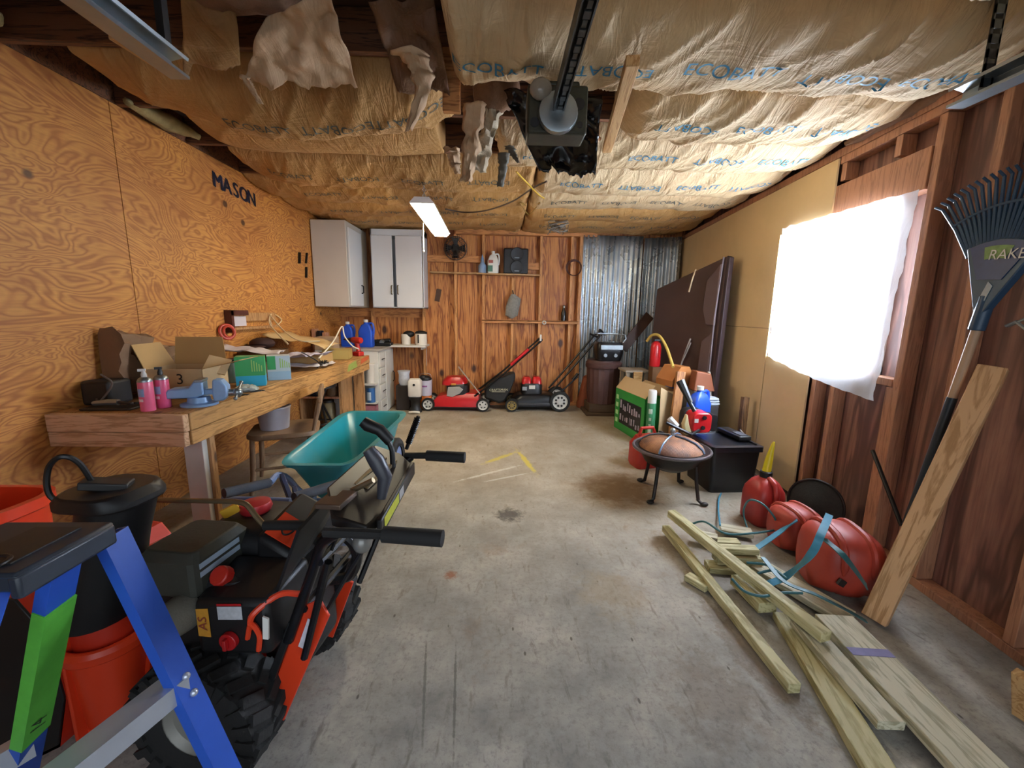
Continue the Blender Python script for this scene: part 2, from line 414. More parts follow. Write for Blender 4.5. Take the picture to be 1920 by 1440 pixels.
# ================================================================ insulation batts and the torn ceiling
def m_kraft(name, a, b, bump=.5):
    s = NT(name); v = s.coord()
    f = s.noise(v, 2.5, 6, .6); k = s.mix(s.ramp(f, [(.35, (0, 0, 0)), (.7, (1, 1, 1))]), a, b)
    w1 = s.noise(s.coord((9, 2.2, 3), (0, 0, .5)), 1.4, 4, .6, .8); w2 = s.noise(s.coord((2, 10, 3), (0, 0, .3)), 1.1, 4, .6, .5)
    h = s.math('ADD', s.math('ABSOLUTE', s.math('SUBTRACT', w1, .5)), s.math('MULTIPLY', s.math('ABSOLUTE', s.math('SUBTRACT', w2, .5)), .6))
    s.base(k); s.rm(.72); s.bump(h, bump, .05); MATS[name] = s.m; return s.m
M_KR = m_kraft('kraft_facing', '#cdb48c', '#bfa27a', .6); M_KR2 = m_kraft('kraft_facing_shaded', '#b88f57', '#a47a45', .6)  # second tone puts the dimmer light on left and far batts into colour
M_KRB = m_kraft('kraft_torn', '#c4a583', '#9c7b59', .3)
M_INK = mat('blue_print', '#2f7797', .6, 0, .2, 30); M_INKD = mat('dark_print', '#4c5450', .6, 0, .2, 30)  # second ink is darker, for left and far batts
M_WOOL = mat('glass_wool', '#8a7a4e', .95, 0, .45, 22, .8); M_WOOLB = mat('dusty_wool', '#76563e', .95, 0, .45, 18, .8)
def wrinkle(x, y, sd, k=1):
    a = 1-abs(nz(x*3.2+y*2.2+sd, y*1.1-x*.5, sd)); b = 1-abs(nz(x*7+y*3+sd*2, y*2, sd+4))
    c = 1-abs(nz(x*5+sd+y*4.5, y*1.3+3, sd+8))
    return (a**6*.034+b**7*.017+c**9*.022)*k
def batt(label, x0, x1, y0, y1, ze, sag, sd, m=None, wr=1, xs=None, texts=(), ink=None, endl=.3, endr=.3, pw=.55, rag=0):
    m = m or M_KR
    def X(u, y):
        a = x0 if not callable(x0) else x0(y); b = x1 if not callable(x1) else x1(y)
        return a, b
    def zf(x, y):
        a, b = X(0, y); v = min(1, max(0, (y-y0)/(y1-y0)))
        p = max(0, math.sin(PI*v))**pw
        e = min(1, max(0, (x-a)/endl))**.5 if endl else 1
        e *= min(1, max(0, (b-x)/endr))**.5 if endr else 1
        s = sag*(xs(x) if xs else 1)
        edge = 1-p
        return ze-s*p*(.35+.65*e)+nz(x*1.3, y*1.5, sd)*.025*p-wrinkle(x, y, sd, wr)*(.35+.9*edge)*(.3+p)
    mb = MB(); nu, nv = 210, 40
    def fn(u, v):
        y = y0+(y1-y0)*v; a, b = X(0, y)
        if rag: a += rag*nz(y*14, sd)
        x = a+(b-a)*u
        return V((x, y, zf(x, y)))
    mb.grid(fn, nu, nv)
    # the sides of the batt, up into the bay
    W = nv+1
    rim = [i*W for i in range(nu+1)]+[nu*W+j for j in range(1, W)]+[i*W+nv for i in range(nu-1, -1, -1)]+[j for j in range(nv-1, 0, -1)]
    o = len(mb.v)
    for i in rim: p = mb.v[i]; mb.v.append(V((p.x, p.y, 2.605)))
    n = len(rim)
    for k in range(n): mb.f.append([rim[k], rim[(k+1) % n], o+(k+1) % n, o+k]); mb.mi.append(0)
    b = obj('insulation_batt', mb, m, smooth=60); tag(b, label, 'insulation')
    for s, tx, ty, sz, flip in texts:
        t = MB(); t.fine = True; r = (1, 0, 0) if not flip else (-1, 0, 0); up = (0, -1, 0) if not flip else (0, 1, 0)
        t.text(s, sz, (tx, ty, 0), r, up, 0, lambda q: V((q.x, q.y, zf(q.x, q.y)-.005)))
        obj('printed_lettering', t, ink or M_INK, b, w=True, smooth=0, label='printed word on the paper facing')
    return b
xr = lambda y: XR(y)-.004
E_ = 'ECOBATT'
batt('cream kraft paper batt at the top edge of the photo, right of the opener rail', -.15, xr, .975, 1.525, 2.47, .20, 1.3, texts=())
batt('large wrinkled kraft batt crossed by the opener rail, blue lettering along its edge', -.22, xr, 1.56, 2.075, 2.46, .20, 2.9, xs=lambda x: 1.0, endl=.05, pw=.4,
     texts=((E_, -.02, 1.81, .082, 0), (E_, .42, 1.79, .08, 1), (E_, .92, 1.79, .09, 0), (E_, 1.38, 1.80, .08, 1), (E_, 1.81, 1.81, .082, 0)), wr=1.25)
batt('wrinkled kraft batt right of the lumber strip, faint blue lettering near its far edge', .66, xr, 2.11, 2.645, 2.455, .17, 5.1, endl=.1, wr=1.35, pw=.42,
     texts=((E_, .97, 2.31, .075, 1), (E_, 1.40, 2.32, .075, 0), (E_, 1.83, 2.33, .075, 1)))
batt('kraft batt just beyond the torn hole, its near end ragged', -.02, xr, 2.675, 3.185, 2.45, .15, 7.7, endl=.05, pw=.42, rag=.09,
     texts=((E_, .30, 2.85, .075, 0), (E_, .98, 2.84, .072, 0), (E_, 1.42, 2.84, .072, 1), (E_, 1.85, 2.84, .075, 0)))
batt('sagging kraft batt slung across the ceiling at left, its near edge drooping from the joist', -1.95, -.28, 2.115, 2.64, 2.47, .22, 9.2, M_KR2, xs=lambda x: .55+.6*max(0, math.sin((x+1.95)/1.7*PI)), pw=.5, endl=.5, endr=.15, ink=M_INKD,
     texts=((E_, -1.25, 2.33, .075, 0), (E_, -.85, 2.33, .085, 1), (E_, -.47, 2.33, .085, 1)))
batt('flat smooth kraft batt behind the sagging one, left of the torn hole', -1.86, -.40, 2.675, 3.185, 2.44, .10, 11.5, M_KR2, wr=.25, endl=.3)
seam = .27
bays = [(3.215, 3.775), (3.805, 4.355), (4.385, 4.935), (4.965, 5.485), (5.515, 5.80)]
nl = ['third from the back wall', 'second from the back wall', 'next to the back wall']
where = ['just beyond the torn hole', 'over the near end of the shop light', 'over the far end of the shop light', 'second from the back wall', 'meeting the back wall']
wherer = ['with the cable lying along its left end', 'second beyond the torn hole', 'third beyond the torn hole', 'second from the corrugated metal', 'meeting the corrugated metal']
for i, (a, b) in enumerate(bays):
    sg = (.15, .13, .12, .10, .06)[i]
    tl = [(E_, x, a+(b-a)*.3, .075, k % 2) for k, x in enumerate((-1.6, -1.1, -.6, -.1))] if i < 4 else []
    tr = [(E_, x, a+(b-a)*.3, .075, k % 2) for k, x in enumerate((.62, 1.08, 1.54, 1.95))] if i < 4 else []
    zl = (2.44, 2.445, 2.445, 2.44, 2.435)[i]
    batt('creased tan batt left of the ceiling seam, '+where[i], XL+.01 if i else -1.95, seam-.006, a, b, zl, sg, 13+i*2.3, M_KR2, ink=M_INKD, texts=tl, wr=.9, endl=.5, endr=.06, pw=.45)
    batt('creased tan batt right of the ceiling seam, '+wherer[i], seam+.006, xr, a, b, zl, sg, 14+i*2.3, M_KR if i < 2 else M_KR2, ink=M_INK if i == 0 else M_INKD, texts=tr, wr=.9, endl=.06, endr=.35, pw=.45)
# fluffy glass wool showing at the head of the left wall
def wool(label, p, q, r, sd, m=M_WOOL):
    p = V(p); q = V(q); rings = []
    for i in range(15):
        t = i/14; c = p.lerp(q, t); k = math.sin(PI*min(.97, max(.03, t)))**.4
        d = (q-p).normalized(); a = d.orthogonal().normalized(); b = d.cross(a)
        rings.append([c+(a*math.cos(w)+b*math.sin(w))*r*k*(1+.5*nz(c.x*9+math.cos(w)*1.5, c.y*9+math.sin(w)*1.5, sd+i*.3)) for w in (2*PI*j/14 for j in range(14))])
    o = obj('ceiling_wool', MB().loft(rings), m, smooth=80); return tag(o, label, 'insulation')
wool('tuft of yellow glass wool at the top left corner of the photo', (-2.12, 1.50, 2.45), (-2.1, 2.0, 2.47), .07, 1)
wool('strip of yellow glass wool over the left wall, behind the sagging batt', (-2.13, 2.62, 2.45), (-2.1, 3.15, 2.47), .045, 4)
wool('brown dusty wool roll in the dark bay at upper left', (-1.25, 1.72, 2.5), (-.72, 1.8, 2.5), .12, 6, M_WOOLB)
wool('brown dusty wool bulging from the torn hole', (-.14, 2.2, 2.36), (.08, 2.22, 2.38), .095, 9, M_WOOLB)
wool('grey wool remnant along the head of the right wall', (XR(2.2)-.01, 2.05, 2.36), (XR(2.7)-.01, 2.7, 2.37), .035, 12, M_WOOLB)
# torn paper
def sheet(name, label, cat, cs, m, amp=.03, fr=7, sd=0, nu=26, nv=26, rag=0, solid=.002, bulge=0, parent=None):
    a, b, c, d = [V(p) for p in cs]       # a-b top edge, d-c bottom edge
    nn = (b-a).cross(d-a).normalized()
    def fn(u, v):
        if rag: v = v*(1+rag*nz(u*6, sd)+rag*.6*nz(u*17, sd+3)); 
        p = a.lerp(b, u).lerp(d.lerp(c, u), v)
        r = 1-2*abs(nz(p.x*fr, p.y*fr, p.z*fr+sd)); q = nz(p.x*fr*2.3+sd, p.y*fr*2.3, p.z*fr*2.3)
        e = min(1, 6*u, 6*(1-u), 8*v) if False else 1
        return p+nn*(amp*r*e+amp*.5*q+bulge*math.sin(PI*u)*math.sin(PI*min(1, v)))+V((0, 0, amp*.4*q))
    o = obj(name, MB().grid(fn, nu, nv), m, parent, smooth=30, solid=solid, w=parent is not None)
    if label: tag(o, label, cat)
    return o
def strip(label, pts, wd, m, sd=0, amp=.012, name='hanging_paper', cat='torn paper'):
    pts = bez(pts, 6); n = len(pts)
    def fn(u, v):
        i = u*(n-1); k = min(n-2, int(i)); p = pts[k].lerp(pts[k+1], i-k)
        w = wd[0]+(wd[1]-wd[0])*u
        w *= 1+.45*nz(u*9, sd)
        return p+V(((v-.5)*w, amp*nz(u*7, v*3, sd)*2+(v-.5)**2*w, amp*nz(u*5+9, v*2, sd)))
    o = obj(name, MB().grid(fn, 40, 6), m, smooth=50, solid=.0025); return tag(o, label, cat)
sheet('hanging_paper', 'big crumpled flap of kraft paper hanging down at upper left', 'torn paper', ((-0.879,1.720,2.333), (-0.605,1.620,2.376), (-0.631,1.980,2.248), (-1.071,1.880,2.196)), M_KRB, .03, 8, 2, 34, 34, .12, .003)
strip('thin paper tail dangling below the big crumpled flap', ((-1.041,1.860,2.226), (-1.019,1.870,2.183), (-0.991,1.880,2.130)), (.035, .02), M_KRB, 1, .005)
sheet('hanging_paper', 'brown kraft scrap hanging behind the left door track', 'torn paper', ((-1.149,1.720,2.375), (-0.965,1.720,2.431), (-1.113,1.990,2.301), (-1.367,2.000,2.292)), m_kraft('kraft_dark', '#94703f', '#6d4c2a'), .03, 5, 12, rag=.1)
sheet('hanging_paper', 'dark brown scrap hanging in the bay right of the crumpled flap', 'torn paper', ((-0.486,1.700,2.384), (-0.253,1.680,2.413), (-0.234,2.060,2.244), (-0.464,2.020,2.262)), m_kraft('kraft_shade', '#6e4c2f', '#4a3020'), .04, 6, 22, rag=.15)
strip('long pale strip of torn paper hanging left of the large wrinkled batt', ((-0.373,1.780,2.306), (-0.331,1.820,2.265), (-0.326,1.840,2.179), (-0.388,1.860,2.038)), (.13, .03), M_KRB, 5)
strip('tattered strip of paper hanging at the left side of the torn hole', ((-0.128,2.100,2.266), (-0.141,2.120,2.160), (-0.156,2.140,2.026), (-0.178,2.150,1.932)), (.11, .05), M_KRB, 8, .02)
strip('pale frayed wool strip hanging in the middle of the torn hole', ((-0.030,2.200,2.291), (-0.068,2.200,2.195), (-0.094,2.200,2.110), (-0.120,2.200,1.998)), (.07, .09), mat('frayed_wool', '#b9a990', .95, 0, .3, 30, .8), 12, .03)
strip('dark pointed scrap dangling lowest under the torn hole', ((0.012,2.300,2.124), (0.007,2.300,2.046), (-0.006,2.300,1.955)), (.06, .03), mat('paper_dark', '#5d564a', .8), 15, .004)
strip('small dark scrap beside the black plastic', ((0.041,2.400,2.195), (0.065,2.400,2.148), (0.092,2.400,2.108)), (.055, .015), mat('paper_dark', '#5d564a', .8), 17, .004)
strip('short curl of kraft at the lower left of the torn hole', ((-0.269,2.350,2.160), (-0.251,2.360,2.099), (-0.235,2.360,2.033)), (.09, .03), M_KRB, 19, .02)
strip('pale kraft scrap hanging right of the black plastic', ((0.473,2.300,2.212), (0.452,2.300,2.135), (0.470,2.300,2.045)), (.10, .03), M_KRB, 23, .012)
m = MB(); m.b2((-.27, 2.05, 2.2), (-.19, 2.085, 2.46)); tag(obj('ceiling_block', m, M_STUDH, bevel=.004), 'reddish wood block at the left side of the torn hole', 'wood block')
# black plastic bag sheeting in the hole, widened to stand in for its darkness
def plastic(cs, sd, amp):
    return sheet('hanging_plastic_sheet', None, None, cs, mat('black_plastic_film', '#08090c', .22, 0, .1), amp, 9, sd, 34, 34, .12, .002, .05)
o = plastic(((-0.005,2.120,2.335), (0.473,2.120,2.320), (0.469,2.160,1.980), (0.188,2.160,1.998)), 3, .035)
tag(o, 'crumpled shiny black plastic sheet stuffed in the torn hole under the opener', 'plastic sheet')
# lumber strip screwed under the batts
def board(name, label, p, q, w, h, m, cat='board', up=(0, 0, 1), group=None, bevel=.003, parent=None):
    p = V(p); q = V(q); d = (q-p); L = d.length; R = frame(d, V(up).cross(d))
    o = obj(name, MB().box((0, 0, 0), (L, w, h)), m, bevel=bevel)
    o.matrix_world = Matrix.LocRotScale((p+q)/2, R, None)
    for v in o.data.vertices: pass
    me = o.data; zs = [v.co.z for v in me.vertices]; zc = (min(zs)+max(zs))/2
    for v in me.vertices: v.co.z -= zc
    if label: tag(o, label, cat, group)
    return o
M_PINE = lumber('pale_pine', '#c9a06c', '#a87a45', 0)
board('lumber_strip', 'pale lumber strip fixed under the batts right of the opener', (0.467,1.631,2.200), (0.581,2.434,2.200), .05, .038, M_PINE)

# ================================================================ garage door opener and tracks
M_GALV = mat('galvanised', '#9aa3a8', .35, .85, .2, 14); M_GALVD = mat('dark_steel', '#4d4f50', .4, .8, .25, 12, 0, '#2a1a10')
M_BLK = mat('black_plastic', '#141416', .45, 0, .2); M_BLKM = mat('black_metal', '#17171a', .35, .4, .2); M_RUB = mat('rubber', '#191919', .8, 0, .2, 14, .3)
t = thing('garage_door_opener', 'dusty garage door opener head hanging from the torn ceiling', 'garage door opener', (.22, 1.78, 2.1))
b = MB(); b.b2((-.12, 0, -.09), (.12, .13, .09)); b.b2((-.09, .02, .09), (.09, .11, .115))
hs = obj('housing', b, mat('opener_case', '#3e3d30', .5, .4, .3, 16, 0, '#15120c', .7), t, bevel=.01)
b = MB(); b.lathe([(.0, 0), (.075, 0), (.08, -.012), (.075, -.03), (.05, -.034), (.03, -.03), (0, -.03)][::-1], 26, (.0, 0, -.02), (0, 1, 0)); obj('sprocket_guard', b, M_GALV, t)
b = MB(); b.ball((-.07, -.02, .06), (.045, .03, .04)); obj('bulb', b, mat('bulb_glass', '#8d8578', .12), t)
for hx, hz, hr in ((.085, .02, .022), (-.09, -.05, .018), (.09, -.055, .012)): b = MB(); b.cyl((hx, -.004, hz), (hx, .01, hz), hr); obj('cover_hole', b, M_BLK, t)
b = MB(); b.b2((-.022, -2.7, -.02), (-.017, .02, .03)); b.b2((.017, -2.7, -.02), (.022, .02, .03)); b.b2((-.022, -2.7, .025), (.022, .02, .03)); obj('rail', b, M_GALVD, t)
b = MB()
for k in range(70): b.box((.004, -.04-k*.036, -.012+.002*(k % 2)), (.014 if k % 2 else .02, .03, .008))
obj('chain', b, M_GALVD, t); 
b = MB(); b.beam((-.1, .135, -.05), (-.1, .135, .12), .03, .004, (0, 1, 0)); obj('hanger_strap', b, M_GALV, t); b = MB(); b.beam((.1, .135, -.05), (.1, .135, .12), .03, .004, (0, 1, 0)); obj('hanger_strap', b, M_GALV, t)
def track(label, x, y1, s):
    t = thing('door_track', label, 'door track', (x, y1, 2.1))
    b = MB(); prof = [(-.035*s, -.025), (.03*s, -.025), (.03*s, -.015), (-.022*s, -.02), (-.026*s, .03), (.012*s, .04), (.03*s, .03), (.034*s, .04), (.01*s, .052), (-.035*s, .042)]
    b.loft([[V((a, y, z)) for a, z in prof] for y in (0, -2.45)]); obj('rail', b, M_GALV, t, smooth=20)
    return t
tl = track('galvanised left door track hanging at the upper left', -1.105, 1.60, 1)
b = MB(); b.b2((-.012, -.07, .04), (.012, -.05, .42)); b.b2((-.012, -.05, .04), (-.008, -.015, .42)); obj('hanger_bracket', b, M_GALVD, tl)
tr = track('galvanised right door track at the upper right corner', 1.68, 1.63, -1)
b = MB()
for k in range(8):
    b.b2((-.02, -.10, .0+k*.045), (.02, -.096, .028+k*.045)); 
b.b2((-.02, -.10, 0), (-.013, -.096, .42)); b.b2((.013, -.10, 0), (.02, -.096, .42)); b.b2((.016, -.096, 0), (.02, -.06, .42)); obj('hanger_bracket', b, M_GALVD, tr)
board('track_block', 'beige wood batten fixed beside the left door track', (-1.144,1.399,2.090), (-1.127,1.558,2.090), .045, .02, M_PINE)

# ================================================================ shop light, cables
t = thing('shop_light', 'lit fluorescent shop light hanging on a chain before the white cabinets', 'light', (-.6, 3.3, 2.1), .02)
b = MB(); b.loft([[V((x, y, z)) for x, z in ((-.095, .012), (-.055, .055), (.055, .055), (.095, .012), (.09, .008), (-.09, .008))] for y in (0, 1.22)]); obj('housing', b, mat('white_enamel', '#e6e6e6', .4), t, smooth=20)
b = MB(); b.loft([[V((x, y, z)) for x, z in ((-.088, .008), (-.06, -.022), (.06, -.022), (.088, .008))] for y in (.02, 1.2)]); obj('diffuser', b, emit('lamp_glow', '#fff0cf', 30), t)
for y in (.12, 1.1):
    b = MB()
    for k in range(5): b.ring((0, y, .07+k*.022), .011, .003, (0, 1, 0) if k % 2 else (1, 0, 0), 8, 5)
    obj('chain', b, M_GALV, t)
b = MB(); b.tube([(-.11, .75, .03), (-.112, .75, -.12), (-.11, .75, -.23)], .005); b.ball((-.11, .75, -.235), .011); obj('pull_cord', b, mat('white_cord', '#e2ddd0', .7), t)
def cable(label, pts, r, m, name='cable', cat='cable', n=8):
    o = obj(name, MB().tube(bez(pts, n), r, 6), m, smooth=80); return tag(o, label, cat)
cable('dark cable drooping along the ceiling right of the shop light', ((-0.554,4.325,2.310), (-0.375,4.396,2.300), (-0.153,4.223,2.280), (0.095,3.832,2.270), (0.248,3.378,2.260), (0.333,3.215,2.260)), .007, mat('cable_brown', '#3a2412', .6), 'hanging_cable')
cable('yellow wire hanging below the torn hole', ((0.100,2.962,2.240), (0.172,3.143,2.235), (0.298,3.469,2.235), (0.358,3.629,2.250)), .006, mat('wire_yellow', '#b08a20', .6), 'hanging_wire')
cable('thin yellowish wire looping above the metal sheet', ((0.227,4.070,2.300), (0.173,3.980,2.300), (0.287,4.423,2.300), (0.352,3.964,2.300)), .006, mat('wire_ochre', '#8a6a28', .6), 'hanging_wire')
b = MB(); random.seed(5)
for k in range(9):
    p = V((0.628,4.699,2.270)); q = [p+V((random.uniform(-.12, .12), random.uniform(-.1, .1), random.uniform(-.1, .03))) for _ in range(4)]
    b.tube(bez(q, 5), .005, 5)
tag(obj('hanging_wire', b, mat('dusty_wire', '#6d665c', .8), smooth=80), 'dusty tangle of wire hanging at the far ceiling', 'wire')

# ================================================================ left wall: bench and what lies on it
M_BENCH = lumber('bench_wood', '#c09055', '#8f6331', 1, .6, stain='#7a5a30'); M_BENCHX = lumber('bench_end_wood', '#cfa985', '#a8825c', 0, .6)
M_POST = lumber('post_wood', '#b5895a', '#8c6238', 2, .6); M_WHITE = mat('white_paint', '#d9d8d2', .45, 0, .05, 5, 0, '#9a9484', .25)
BZ = .785
t = thing('workbench', 'long wooden workbench built along the left plywood wall', 'workbench', (-1.87, 3.45, 0))
b = MB(); b.b2((XL+.01, 2.03, BZ-.03), (-1.585, 4.86, BZ)); obj('worktop', b, M_BENCH, t, w=True, bevel=.003)
b = MB(); b.b2((-1.58, 2.03, BZ-.09), (-1.54, 4.88, BZ)); b.b2((-1.582, 2.032, BZ-.165), (-1.542, 4.87, BZ-.092)); obj('front_rail', b, M_BENCH, t, w=True, bevel=.004)
b = MB(); b.b2((XL+.01, 1.99, BZ-.09), (-1.545, 2.028, BZ-.002)); b.b2((XL+.01, 1.992, BZ-.165), (-1.55, 2.026, BZ-.092)); obj('end_rail', b, M_BENCHX, t, w=True, bevel=.004)
b = MB(); b.b2((-1.70, 2.17, 0), (-1.60, 2.208, BZ-.16)); obj('leg', b, M_WHITE, t, w=True, bevel=.003, label='white painted leg board')
b = MB(); b.b2((-1.70, 2.21, 0), (-1.585, 2.25, BZ-.1)); obj('leg', b, M_POST, t, w=True, bevel=.003)
b = MB(); b.b2((-1.70, 4.76, 0), (-1.585, 4.80, BZ-.1)); obj('leg', b, M_POST, t, w=True, bevel=.003)
b = MB(); b.b2((-1.72, 4.36, 0), (-1.685, 4.40, BZ-.03)); obj('leg', b, M_POST, t, w=True, bevel=.003)
b = MB(); b.add([(-1.539, 4.15, BZ-.10), (-1.539, 4.45, BZ-.08), (-1.539, 4.42, BZ-.01), (-1.539, 4.2, BZ-.03)], [(0, 1, 2, 3)]); obj('paint_smear', b, mat('green_smear', '#8fa04e', .6, 0, .3, 30), t, w=True, label='yellow-green paint smear')
b = MB(); b.add([(-1.538, 4.55, BZ-.07), (-1.538, 4.84, BZ-.04), (-1.538, 4.83, BZ-.003), (-1.538, 4.58, BZ-.012)], [(0, 1, 2, 3)]); obj('paint_smear', b, mat('orange_smear', '#c2572a', .6, 0, .3, 30), t, w=True, label='orange paint smear')
def carton(name, label, cat, c, d, rz, m, openness=(), top=True, thick=.004, parent=None, flapm=None):
    """box of board: four walls and a floor, flaps as parts; openness = (side, angle, length) with side 0 +x,1 +y,2 -x,3 -y"""
    t = thing(name, label, cat, c, rz); x, y, z = d[0]/2, d[1]/2, d[2]; b = MB()
    b.b2((-x, -y, 0), (x, y, thick))
    for p, q in (((-x, -y, 0), (-x+thick, y, z)), ((x-thick, -y, 0), (x, y, z)), ((-x, -y, 0), (x, -y+thick, z)), ((-x, y-thick, 0), (x, y, z))): b.b2(p, q)
    if top: b.b2((-x, -y, z-thick), (x, y, z))
    obj('body', b, m, t, smooth=0)
    for s, a, L in openness:
        hw = (y, x, y, x)[s]; dist = (x, y, x, y)[s]
        R = Matrix.Rotation(s*PI/2, 3, 'Z'); dv = V((math.cos(a), 0, math.sin(a)))
        b = MB(); e = V((dist, 0, z-.002)); n = V((-math.sin(a), 0, math.cos(a)))*.004
        b.loft([[R @ (e+V((0, sy*hw, 0))+k), R @ (e+dv*L+V((0, sy*(hw-.012), 0))+k)][::1] for sy, k in ((-1, V()), (1, V()))][0:0] or [[R @ (e+V((0, sy*(hw-w*.015), 0))+dv*(L*w)+k) for sy, w in ((-1, 0), (1, 0), (1, 1), (-1, 1))] for k in (V(), n)])
        obj('flap', b, flapm or m, t, smooth=0)
    return t
M_CARD = mat('cardboard', '#b5935f', .8, 0, .08, 6, .1); M_CARD2 = mat('cardboard_pale', '#c4a87e', .8, 0, .08, 6, .1); M_CARDD = mat('cardboard_dark', '#6b4a2a', .8, 0, .12, 6, .1)
t = carton('cardboard_box', 'open cardboard box with raised flaps and a marker 3, beside the vise', 'box', (-1.865, 2.49, BZ+.002), (.30, .26, .17), .10, M_CARD2,
   ((2, 1.15, .15), (1, 1.5, .17), (0, .25, .20)), top=False, flapm=M_CARD)
b = MB(); b.text('3', .085, (.03, -.132, .11), (1, 0, 0), (0, 0, 1)); obj('marker_writing', b, M_BLK, t, smooth=0)
b = MB(); b.box((.13, .06, .17), (.12, .13, .008), (.7, .3, .3)); obj('inner_flap', b, M_CARD2, t)
# brown paper bag slumped on its side
b = MB()
rings = []
for i in range(13):
    u = i/12; R = []
    for k in range(26):
        a = 2*PI*k/26; w = .115*(1-.25*u); h = .15*(1-.45*u)
        cx, cz = math.cos(a), math.sin(a); e = (abs(cx)**4+abs(cz)**4)**-.25
        p = V((-2.14+cx*e*w*.5, 2.31+u*.42, BZ+.215+cz*e*h*1.25-.085*u))
        n = nz(p.x*9, p.y*9, p.z*9)*.05*(.4+u)+(1-3*abs(nz(p.y*11+p.z*5, p.z*11-p.y*4, k*.2)))*.045*(.35+u)
        R.append(p+V((max(-.01, cx*n), n, abs(cz)*n if cz > 0 else 0)))
    rings.append(R)
b.loft(rings, cap=False); b.f.append(list(range(26))); b.mi.append(0)
tag(obj('paper_bag', b, mat('brown_paper', '#7a5c40', .75, 0, .2, 9, .3), smooth=30, solid=.003), 'crumpled brown paper bag against the wall behind the open box', 'paper bag')
t = thing('air_compressor', 'dark tool case standing in shadow left of the open box', 'tool case', (-2.10, 2.235, BZ+.001)); t.name = 'tool_case'
b = MB(); b.b2((-.09, -.07, 0), (.06, .07, .13)); obj('body', b, mat('case_dark', '#1b1715', .6), t, bevel=.015)
b = MB(); b.tube(bez([(.0, -.08, .04), (.04, -.11, .03), (.09, -.08, .12), (.04, -.08, .17)], 8), .005); obj('hose', b, mat('hose_grey', '#5a5048', .6), t)
# blister-carded hand tool lying at the bench end
t = thing('hand_riveter', 'grey hand tool lying in its dark tray at the near bench end', 'hand tool', (-1.97, 2.11, BZ+.001), .06); t.name = 'hand_tool'
b = MB(); b.b2((-.13, -.05, 0), (.11, .05, .012)); obj('tray', b, mat('tray_dark', '#2a2420', .5), t, bevel=.005)
b = MB(); b.tube([(-.10, 0, .028), (-.03, .0, .034), (.02, 0, .034)], [.012, .016, .016]); obj('barrel', b, M_GALV, t)
b = MB(); b.beam((.02, 0, .036), (.10, -.02, .03), .016, .012); b.beam((.02, .005, .03), (.1, .022, .024), .016, .012); obj('handle', b, mat('grip_dark', '#23201f', .5), t, bevel=.003)
# spray cans
def spray(label, x, y, m, capm, grp=None):
    t = thing('spray_can', label, 'spray can', (x, y, BZ+.001), .5, grp)
    b = MB(); b.lathe([(.029, 0), (.031, .004), (.031, .145), (.0295, .15)], 24); obj('can_body', b, m, t)
    b = MB(); b.lathe([(.0305, .148), (.031, .153), (.026, .163), (.018, .17), (.012, .173)], 24); obj('can_shoulder', b, M_GALV, t)
    b = MB(); b.lathe([(.012, .172), (.012, .186), (.008, .198), (.008, .208)], 14); b.box((-.006, 0, .207), (.03, .013, .012)); obj('nozzle', b, capm, t)
    b = MB(); b.loft([[V((.0314*math.cos(a), .0314*math.sin(a), z)) for a in [3.1+k*.14 for k in range(12)]] for z in (.075, .115)], cap=False); obj('label_patch', b, mat('can_print_blue', '#8fa6cf', .5, 0, .35, 60), t)
    b = MB(); b.loft([[V((.0315*math.cos(a), .0315*math.sin(a), z)) for a in [3.1+k*.12 for k in range(12)]] for z in (.05, .064)], cap=False); obj('label_patch', b, mat('can_print_white', '#e8d5da', .5, 0, .15, 60), t)
    return t
M_PINK = mat('can_pink', '#e2688a', .3, 0, .08, 20)
spray('pink spray can at the bench end, left of the pair', -1.775, 2.075, M_PINK, mat('nozzle_white', '#dcdcd8', .5))
spray('pink spray can with a black nozzle, right of the pair on the bench end', -1.755, 2.15, mat('can_rose', '#d2557d', .3, 0, .08, 20), M_BLK)
# bench vise
t = thing('bench_vise', 'pale blue bench vise bolted to the near bench corner', 'vise', (-1.62, 2.215, BZ+.001), .32); M_VISE = mat('vise_blue', '#8fb3dd', .4, .1, .12, 12, 0, '#51606f', .3)
b = MB(); b.lathe([(.085, 0), (.085, .012), (.055, .018), (.05, .045)], 20); obj('swivel_base', b, M_VISE, t)
b = MB(); b.prism([(-.13, .045), (.0, .045), (.035, .06), (.035, .13), (-.0, .14), (-.03, .10), (-.12, .095), (-.13, .08)], .085, (0, 0, 0), frame((1, 0, 0), (0, 0, 1))); obj('fixed_jaw', b, M_VISE, t, bevel=.008)
b = MB(); b.prism([(.075, .02), (.12, .02), (.14, .05), (.14, .10), (.115, .135), (.078, .14), (.075, .12), (.07, .06)], .075, (0, 0, 0), frame((1, 0, 0), (0, 0, 1))); obj('moving_jaw', b, M_VISE, t, bevel=.008)
b = MB(); b.b2((-.17, -.03, .05), (-.12, .03, .085)); b.b2((-.12, -.02, .055), (.08, .02, .085)); obj('slide_bar', b, M_VISE, t, bevel=.006)
b = MB(); b.ring((-.0, 0, .0), .01, .01) if False else b.b2((.0, -.047, .128), (.036, .047, .142)); obj('jaw_plate', b, M_GALV, t, bevel=.002)
b = MB(); b.cyl((.13, 0, .06), (.175, 0, .06), .02); b.ball((.18, 0, .06), .026); obj('screw', b, M_GALV, t)
b = MB(); b.cyl((.18, -.05, .035), (.18, .09, .10), .006); b.ball((.18, -.05, .035), .011); b.ball((.18, .09, .10), .011); obj('handle', b, M_GALV, t)
